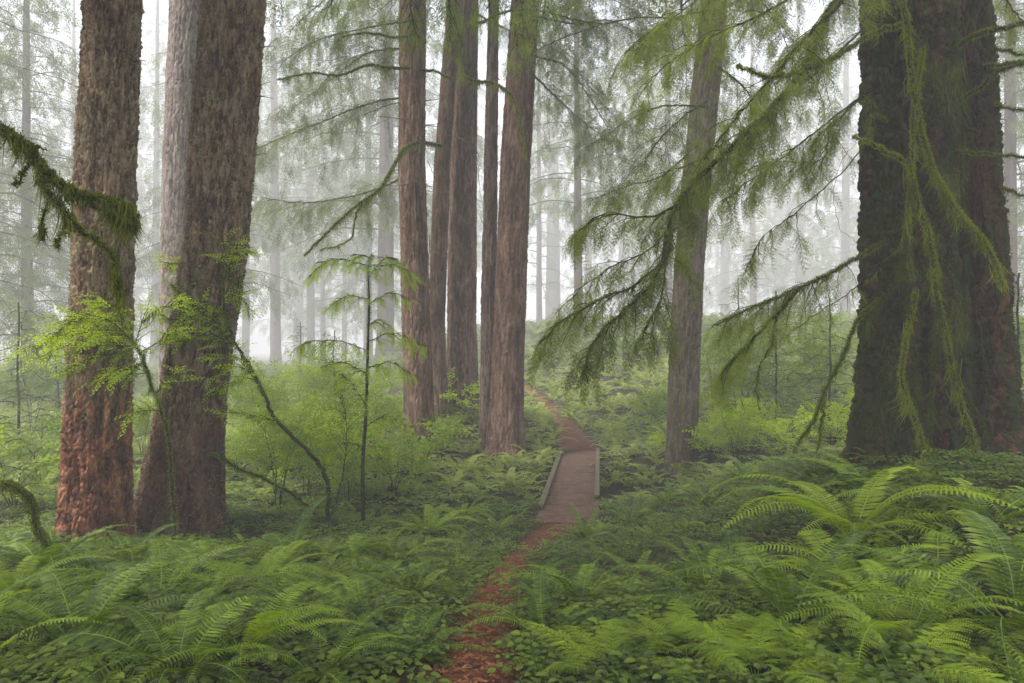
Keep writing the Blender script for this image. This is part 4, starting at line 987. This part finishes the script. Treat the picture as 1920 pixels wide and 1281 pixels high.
def shrub(px, py, v, s, label, m='leaf_mid', d=None, group="leafy huckleberry shrubs"):
    p = hit(px, py) if d is None else np.array([(px - 960) / 1280 * d, d, float(g((px - 960) / 1280 * d, d))])
    e = empty("leafy_shrub", tuple(p), label, "shrub", group); rz = rnd.uniform(0, 6.28); e.rotation_euler = (0, 0, rz)
    for k, (sm, _) in enumerate(SHV[v]):
        o = inst("stem", sm, e, sc=s); inst("foliage", SHF[m][v][k], o)
for a in ((520, 960, 0, .95, "leafy shrub right of the thickest fir's foot, under the arching dark stem"), (600, 930, 2, .85, "tall thin-stemmed shrub between the arching dark stem and the little hemlock"),
          (640, 900, 0, 1.0, "shrub directly left of the little hemlock's trunk"), (740, 940, 1, 1.0, "low shrub right of the little hemlock's trunk"), (560, 880, 1, 1.1, "shrub a little behind the arching dark stem"),
          (700, 860, 2, .9, "shrub behind the little hemlock"), (780, 900, 3, 1.3, "broad-leaved bush in front of the cluster's left trunk"), (830, 870, 0, .6, "small leafy bush at the left cluster trunk's foot"),
          (480, 850, 0, 1.1, "leafy bush showing right of the thickest fir"), (450, 900, 3, 1.2, "bright low bush touching the right side of the thickest fir's foot"),
          (610, 820, 0, 1.3, "pale leafy bush deep in the thicket left of the cluster"), (520, 800, 1, 1.5, "wide hazy bush behind the thicket"), (680, 790, 1, 1.4, "hazy bush left of the hazy brown trunk"),
          (270, 870, 0, .8, "bush seen in the slot between the two left firs"), (80, 900, 1, 1.1, "bush left of the leftmost fir"), (30, 960, 3, 1.2, "broad-leaved bush near the left edge"),
          (60, 820, 0, 1.3, "hazy bush at the left edge below the young hemlock"), (770, 850, 1, .8, "bush between the hazy trunk and the cluster's left trunk")):
    shrub(*a)
for a in ((655, 960, 2, .8, "slender shrub whose stems cross the little hemlock's trunk"), (575, 945, 2, .75, "tall airy shrub with thin bare stems just right of the arching dark stem")):
    shrub(*a, m='leaf')
for a in ((1380, 880, 0, .75, "yellow-green shrub right of the lone mossy-sided trunk"), (1330, 870, 1, .8, "low yellow-green shrub against the lone mossy-sided trunk's right side"),
          (1420, 850, 2, .6, "upright yellow-green shrub left of the hanging dead limb"), (1250, 850, 3, .7, "small bright bush left of the lone mossy-sided trunk"), (860, 775, 3, 1.1, "bright layered sprig in front of the thick middle cluster trunk"),
          (1560, 850, 1, .9, "leafy bush at the left foot of the huge dark tree"), (1480, 860, 3, .9, "small broad-leaved bush under the hanging dead limb")):
    shrub(*a, m='leaf')
for k, (px, py, s) in enumerate(((1390, 800, 1.3), (1470, 790, 1.4), (1340, 770, 1.2), (1550, 780, 1.3), (1220, 790, .9), (400, 760, 1.6), (1900, 760, 1.3))):
    shrub(px, py, k % 3, s, ["hazy bush above the yellow-green shrubs right of the lone tree", "hazy bush behind the crooked dead limb", "small far bush right of the lone trunk's middle", "hazy bush beside the huge tree's left edge",
                             "hazy bush on the slope just left of the lone trunk", "hazy bush behind the thickest fir", "bush at the right edge beyond the huge tree"][k])

# the little hemlock sapling standing in the thicket
sp_ = hit(682, 985)
S_ = empty("hemlock_sapling", tuple(sp_), "dark slender hemlock sapling with drooping green tiers left of the trail", "sapling")
d = sp_[1]; tm_ = MB(); C = spline(pxpath([(682, 1010), (680, 880), (686, 780), (690, 650), (692, 560), (690, 500), (700, 478)], d), 40)
tube(tm_, C, np.linspace(.032, .005, 40), 8, .5, .25); o = add_part(S_, sp_, tm_, "trunk", M['limb'], None, True); mo = MB(); fuzz(mo, C, .025, 900, .016, .007); mo.build("moss", M['moss'], o)
KS = dict(tm=SPR, fm=M['leaf'], sec_sp=.034, sec_len=.24, spr_sp=.05, droop=.5, hang=.7, sc=.58)
for pts in ([(692, 500), (650, 488), (610, 492), (580, 520)], [(693, 500), (740, 498), (775, 520)], [(691, 520), (720, 485), (745, 485)], [(692, 570), (730, 550), (770, 560)], [(690, 560), (650, 555), (620, 575)], [(690, 640), (740, 625), (800, 650)],
            [(690, 660), (640, 640), (590, 640), (560, 650)], [(688, 700), (640, 680), (600, 690)], [(688, 690), (730, 680), (770, 700)], [(686, 760), (660, 720), (640, 700)], [(686, 800), (720, 780), (745, 790)], [(690, 610), (710, 600), (735, 615)], [(694, 485), (680, 478), (650, 478)], [(684, 840), (650, 830), (615, 850)]):
    d1 = d + rnd.uniform(-.5, .5); branch(S_, sp_, [(pts[0][0], pts[0][1], d)] + [(x, y, d1) for x, y in pts[1:]], None, .007, .002, moss=160, mw=.005, mlen=(.02, .09), **KS)

# vine maple: dark arching stems carrying flat layers of yellow-green leaves, hung with moss
vp = hit(612, 985); V_ = empty("vine_maple", tuple(vp), "vine maple with a dark arching stem and yellow-green leaf layers over the thickest fir", "small tree")
dv = vp[1]; LK = dict(tm=LSP, fm=M['leaf'], sec_sp=.045, sec_len=.34, spr_sp=.05, droop=.15, hang=.25, sc=.66, mossmat=M['moss_pale'])
o, C = branch(V_, vp, [(614, 1000, dv), (612, 900, dv - .1), (575, 845, dv - .25), (520, 790, dv - .5), (496, 740, dv - .6), (470, 690, dv - .7), (440, 640, dv - .8), (425, 600, dv - .9), (418, 555, dv - 1), (425, 500, dv - 1)], None, .034, .006, label="dark arching main stem", foliage=False, fz=500)
for pts in ([(425, 590), (380, 570), (340, 600), (300, 590)], [(420, 555), (390, 520), (350, 500), (315, 495)], [(422, 520), (440, 480), (470, 465)], [(425, 560), (450, 555), (470, 590)], [(430, 600), (395, 585), (350, 560), (320, 530)],
            [(445, 650), (400, 630), (350, 632), (300, 640)], [(470, 690), (440, 670), (410, 700)], [(495, 735), (470, 700), (452, 690)], [(470, 690), (440, 720), (390, 740)], [(430, 610), (410, 560), (380, 540)], [(425, 540), (440, 520), (455, 545)],
            [(520, 790), (470, 780), (430, 770)], [(440, 640), (400, 600), (360, 590)], [(425, 500), (420, 470), (440, 455)]):
    d1 = dv - .9 + rnd.uniform(-.4, .3); branch(V_, vp, [(x, y, d1) for x, y in pts], None, .006, .002, moss=500, mw=.006, mlen=(.05, .22), mr=.03, **LK)
branch(V_, vp, [(614, 985, dv), (640, 900, dv), (650, 800, dv), (625, 700, dv)], None, .012, .003, **{**LK, 'fm': M['leaf_mid']})
branch(V_, vp, [(610, 985, dv), (560, 935, dv - .3), (500, 900, dv - .5), (450, 880, dv - .7), (400, 852, dv - .8), (345, 845, dv - .9), (318, 838, dv - .9)], None, .02, .010, label="low mossy stem reaching left past the thickest fir", foliage=False, moss=700, fz=1900, mlen=(.03, .12), mossmat=M['moss_pale'], mw=.007)
wp = np.array(hit(320, 985)) * 1.0; wp = np.array([(330 - 960) / 1280 * 8.0, 8.0, 0]); wp[2] = float(g(wp[0], wp[1]))
W_ = empty("vine_maple", tuple(wp), "vine maple whose yellow-green leaf layers cross the middle of the leftmost fir", "small tree"); dw = 7.9
branch(W_, wp, [(330, 1020, 8), (322, 900, 8), (312, 800, 8), (290, 740, dw), (270, 680, dw), (250, 640, dw), (210, 610, dw)], None, .022, .008, foliage=False, fz=900, moss=200, mossmat=M['moss_pale'])
for pts in ([(250, 640), (200, 600), (150, 600), (95, 630)], [(240, 620), (210, 595), (170, 590), (120, 600)], [(230, 620), (190, 640), (130, 650), (70, 670)], [(260, 650), (220, 660), (160, 680), (110, 700)], [(265, 660), (300, 640), (330, 620)], [(270, 680), (230, 700), (180, 710)],
            [(255, 640), (270, 600), (300, 580), (330, 570)], [(240, 630), (180, 620), (120, 625), (60, 655)], [(280, 700), (250, 690), (215, 690)], [(290, 740), (310, 720), (330, 700)], [(250, 640), (220, 580), (180, 575)], [(300, 770), (270, 770), (245, 775)]):
    d1 = dw + rnd.uniform(-.7, .4); branch(W_, wp, [(x, y, d1) for x, y in pts], None, .006, .002, moss=420, mw=.006, mlen=(.05, .26), mr=.03, **LK)
# mossy crook at the lower left
cp = hit(110, 1075); X_ = empty("mossy_dead_branch", tuple(cp), "mossy bent dead branch sticking out of the ferns at lower left", "branch")
C = spline(pxpath([(118, 1085), (84, 1015), (66, 985), (58, 940), (38, 922), (14, 908), (-10, 912), (-50, 896)], cp[1]), 40); m_ = MB(); tube(m_, C, np.linspace(.022, .010, 40), 7, .5, .3); o = add_part(X_, cp, m_, "stick", M['limb']); mo = MB(); fuzz(mo, C, .028, 2500, .022, .008); hang_moss(mo, C, 700, .04, .16, .007, .03); mo.build("moss", M['moss'], o)

# ------------------------------------------------------------------ ferns
FL = [  # px, py, size, fronds, kind, label
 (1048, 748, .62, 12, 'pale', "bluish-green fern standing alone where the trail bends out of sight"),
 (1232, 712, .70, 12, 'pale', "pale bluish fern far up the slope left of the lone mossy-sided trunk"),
 (1135, 770, .7, 11, 'sword', "fern above the reddish bank right of the trail bend"),
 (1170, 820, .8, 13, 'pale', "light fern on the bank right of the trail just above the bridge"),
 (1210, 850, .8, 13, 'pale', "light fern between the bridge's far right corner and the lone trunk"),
 (1120, 800, .6, 10, 'sword', "upright fern right of the trail, above the bridge end"),
 (1165, 905, .8, 13, 'sword', "fern right of the bridge beside the gully"),
 (975, 905, .62, 12, 'sword', "drooping fern at the foot of the widest cluster trunk, left of the bridge"),
 (1000, 950, .55, 10, 'sword', "small fern against the bridge's left kerb timber"),
 (1095, 1020, .85, 15, 'sword', "dark fern at the near right corner of the bridge"),
 (1180, 985, .95, 15, 'sword', "dark green fern a step right of the bridge's near end"),
 (1250, 950, .9, 14, 'sword', "tall fern in front of the lone mossy-sided trunk"),
 (1330, 960, .9, 14, 'sword', "fern between the lone trunk and the huge dark tree"),
 (1400, 905, .8, 12, 'sword', "fern below the yellow-green shrubs"),
 (930, 1000, .85, 15, 'sword', "fern left of the trail, a step before the bridge"),
 (870, 975, .8, 14, 'bright', "feathery fern below the left cluster trunk"),
 (800, 1000, .9, 16, 'bright', "spreading fern half way between the little hemlock and the bridge"),
 (740, 1060, .9, 15, 'sword', "fern in front of the little hemlock's foot"),
 (640, 1065, .9, 14, 'sword', "fern where the two bent stems come out of the ground"),
 (545, 1050, .9, 13, 'sword', "arching fern right of the thickest fir's dark base"),
 (470, 1120, 1.0, 13, 'bright', "long-fronded fern in front of the thickest fir's base"),
 (300, 1130, 1.15, 16, 'sword', "big dark fern in front of the gap between the two left firs"),
 (240, 1060, .9, 12, 'sword', "fern at the right foot of the leftmost fir"),
 (90, 1080, .95, 14, 'sword', "fern at the left foot of the leftmost fir"),
 (20, 1130, 1.0, 13, 'bright', "fern cut by the left frame edge, halfway up the fern bank"),
 (150, 1215, 1.05, 15, 'sword', "large combed fern in the lower left corner"),
 (-60, 1270, 1.0, 12, 'bright', "bright fern poking in from the bottom left edge"),
 (330, 1275, .95, 14, 'sword', "fern along the bottom edge, third from the left corner"),
 (455, 1230, .80, 12, 'bright', "bright yellow-green fern, the lightest on the left side"),
 (560, 1160, .75, 12, 'sword', "narrow fern right of the lightest left fern"),
 (600, 1280, .7, 11, 'sword', "fern at the bottom edge midway between the left corner and the trail"),
 (680, 1170, .65, 12, 'sword', "glossy fern left of the trail, behind the bottom-edge ones"),
 (770, 1130, .6, 11, 'sword', "small fern on the left trail edge at its narrow part"),
 (860, 1075, .65, 12, 'sword', "fern leaning over the left trail edge at the bend"),
 (775, 1230, .5, 10, 'sword', "low fern just left of the trail near the bottom"),
 (1010, 1100, .60, 11, 'sword', "fern leaning over the right trail edge at the bend"),
 (1020, 1200, .58, 12, 'sword', "dark fern at the right trail edge near the bottom"),
 (1090, 1140, .7, 12, 'sword', "fern a step right of the trail at the bend"),
 (1190, 1100, .7, 12, 'sword', "fern in the clover patch right of the trail"),
 (1600, 1010, 1.15, 13, 'bright', "big fern with long fronds reaching left in front of the huge dark tree"),
 (1530, 905, .85, 12, 'sword', "fern at the left root flare of the huge dark tree"),
 (1640, 930, .85, 12, 'sword', "upright fern against the left stem of the huge dark tree"),
 (1720, 960, .8, 11, 'sword', "shaded fern in front of the middle of the huge dark tree"),
 (1850, 985, .8, 11, 'sword', "shaded fern in front of the right stem of the huge dark tree"),
 (1600, 1120, 1.0, 13, 'bright', "arching fern with a domed frond below the big left-reaching fern"),
 (1480, 1180, 1.0, 13, 'sword', "long low fern with fronds sweeping left, above the lacy ferns"),
 (1760, 1110, .8, 10, 'sword', "fern in the dark hollow below the huge tree"),
 (1905, 1190, 1.15, 14, 'sword', "large combed fern at the right edge"),
 (1330, 1130, .75, 12, 'sword', "fern between the clover patch and the long low fern"),
 (1700, 1200, .9, 12, 'bright', "bright-tipped fern lower right of the domed one"),
 (1150, 1270, .75, 9, 'lacy', "lacy bright fern at the bottom edge, nearest to the trail"),
 (1290, 1240, .75, 9, 'lacy', "lacy fern second from the trail along the bottom edge"),
 (1420, 1280, .80, 10, 'lacy', "brightest lacy fern at the bottom right of centre"),
 (1560, 1250, .85, 10, 'lacy', "lacy fern below the domed frond"),
 (1690, 1280, .8, 9, 'lacy', "lacy fern on the bottom edge left of the corner fern"),
 (1850, 1290, .8, 9, 'lacy', "lacy fern in the lower right corner")]
for px, py, s, n, kd, lab in FL:
    fern(px, min(py, 1278), s * (.85 if kd == 'lacy' else 1.08 if (px > 1250 and py > 890) else .92) * rnd.uniform(.85, 1.12), n + (3 if py > 890 else 0), lab, kd, d=None if py < 1262 else None, group="sword ferns on the forest floor")

# ------------------------------------------------------------------ ground cover nobody could count
def scatter(n, y0, y1, pw=1.0, wide=.82, extra=1.0, margin=.52):
    y = y0 + (y1 - y0) * rng.random(n) ** pw; x = (rng.random(n) * 2 - 1) * (wide * y + extra)
    u = np.abs(x - np.interp(y, PY, PX)); k = u > np.interp(y, PY, PW) * margin + .04 * rng.normal(0, 1, n)
    tb = (x - 1.35) * bs[0] + (y - 14.65) * bs[1]; al = (x - 1.35) * bd[0] + (y - 14.65) * bd[1]
    k &= ~((np.abs(tb) < .62) & (np.abs(al) < 3.9))
    for c, r in ((pA, .42), (pB, .5), (pE, .75), (pD, .3)): k &= np.hypot(x - c[0], y - c[1]) > r
    x, y = x[k], y[k]; return x, y, g(x, y)
def trefoil():
    m_ = MB()
    for k in range(3):
        a = k * 2.094; D = np.array([math.cos(a), math.sin(a), -.12]); S = np.array([-math.sin(a), math.cos(a), 0]); 
        P = [np.zeros(3), D * .55 + S * .48 + [0, 0, .10], D * 1.0 + S * .34 + [0, 0, .04], D * .86 - [0, 0, .05], D * 1.0 - S * .34 + [0, 0, .04], D * .55 - S * .48 + [0, 0, .10]]
        m_.add(P, np.array([[0, 1, 2, 3], [0, 3, 4, 5]]), .5)
    return np.concatenate(m_.v), [np.concatenate(m_.f)], np.concatenate(m_.a)
TF = trefoil()
def rand_up(n, t):
    N = rng.normal(0, t, (n, 3)); N[:, 2] = 1; az = rng.random(n) * 6.283
    return frames(np.cross(N, np.stack([np.cos(az), np.sin(az), 0 * az], -1)), N)
x, y, z = scatter(46000, 2.0, 12, .75)
pat = vnoise(x * .9 + 50, y * .9) ; k = pat > .12; x, y, z = x[k], y[k], z[k]
m_ = MB(); place(m_, TF, rand_up(len(x), .3), np.stack([x, y, z + .03 + .13 * rng.random(len(x)) * vnoise(x * 2, y * 2)], -1), rng.uniform(.014, .030, len(x)), .7 * vnoise(x * 1.3, y * 1.3) + .3 * rng.random(len(x)))
tag(m_.build("clover_carpet", M['herb']), kind="stuff")
def rosette(tmpl, n, y0, y1, pw, s0, s1, name, mat, per=5, lift=0., thr=.3, freq=.6, margin=.7):
    x, y, z = scatter(n, y0, y1, pw, margin=margin); k = vnoise(x * freq + 9, y * freq + 4) > thr * .5; x, y, z = x[k], y[k], z[k]
    m_ = MB(); X = np.repeat(x, per); Y = np.repeat(y, per); Z = np.repeat(z, per); az = rng.random(len(X)) * 6.283
    D = np.stack([np.cos(az), np.sin(az), rng.uniform(-.1, .3, len(X))], -1); S = rng.uniform(s0, s1, len(X)); w = rng.integers(0, len(tmpl), len(X)); vv = np.repeat(.6 * vnoise(x * .8, y * .8) + .4 * rng.random(len(x)), per)
    for q in range(len(tmpl)):
        kk = w == q; place(m_, tmpl[q], frames(D[kk], np.tile([0, 0, 1.], (kk.sum(), 1))), np.stack([X, Y, Z + lift], -1)[kk], S[kk], vv[kk])
    tag(m_.build(name, mat), kind="stuff")
rosette(LOWF, 900, 4.5, 14, .9, .16, .36, "small_ferns", M['fern'], 7, thr=.9)
rosette([(v, f, a) for v, f, a in LSP_B], 6500, 2.2, 14, .8, .55, 1.25, "low_herbs", M['herb'], 3, lift=.09, thr=.25, margin=.6)
rosette(LOWF, 700, 18.2, 25, 1.0, .35, .7, "bank_ferns", M['scrub'], 6, thr=0, freq=.35)
rosette(LOWF, 2600, 12.5, 34, .8, .35, .8, "undergrowth_ferns", M['scrub'], 6, thr=.25, freq=.35)
rosette(LSP_B, 6500, 11, 45, .75, 1.2, 2.6, "undergrowth_leaves", M['scrub'], 3, lift=.18, thr=.25, freq=.35)
rosette(LOWF, 1800, 32, 75, 1.0, .8, 1.7, "distant_undergrowth", M['scrub'], 6, thr=.1, freq=.2)
# reddish needle and leaf litter on the trail, the bridge and round the trunks
n = 26000; yy = 2 + 27 * rng.random(n) ** 1.2; uu = rng.normal(0, .48, n) * np.interp(yy, PY, PW); xx = np.interp(yy, PY, PX) + uu
zz = g(xx, yy) + .03 * (1 - np.clip(np.abs(uu) / (np.interp(yy, PY, PW) * .62), 0, 1) ** 3)
onb = (yy > 11) & (yy < 18.3); edge = np.abs(uu) > BW * .93
keepb = ~onb | (~edge & (rng.random(n) < .35 + .65 * (np.abs(uu) / BW) ** 1.2)); zz = np.where(onb, B0[2] + .026, zz)
xx, yy, zz = xx[keepb], yy[keepb], zz[keepb]
n2 = 9000; x2 = rng.normal(-.6, 1.6, n2); y2 = rng.normal(17.3, 2.2, n2); k = ~((y2 > 10.8) & (y2 < 18.6) & (np.abs((x2 - 1.35) * bs[0] + (y2 - 14.65) * bs[1]) < .7)); x2, y2 = x2[k], y2[k]
n3 = 6000; x3, y3, z3 = scatter(n3, 2.2, 11, .8)
xx = np.concatenate([xx, x2, x3]); yy = np.concatenate([yy, y2, y3]); zz = np.concatenate([zz, g(x2, y2), z3])
az = rng.random(len(xx)) * 6.283; D = np.stack([np.cos(az), np.sin(az), rng.normal(0, .12, len(az))], -1); N = rng.normal(0, .25, (len(az), 3)); N[:, 2] = 1
V, F, _ = leafcards(np.stack([xx, yy, zz + .006], -1), D, N, rng.uniform(.015, .05, len(xx)), rng.uniform(.005, .022, len(xx)))
m_ = MB(); m_.add(V, F, np.repeat(rng.random(len(xx)), 4)); tag(m_.build("leaf_litter", M['litter']), kind="stuff")
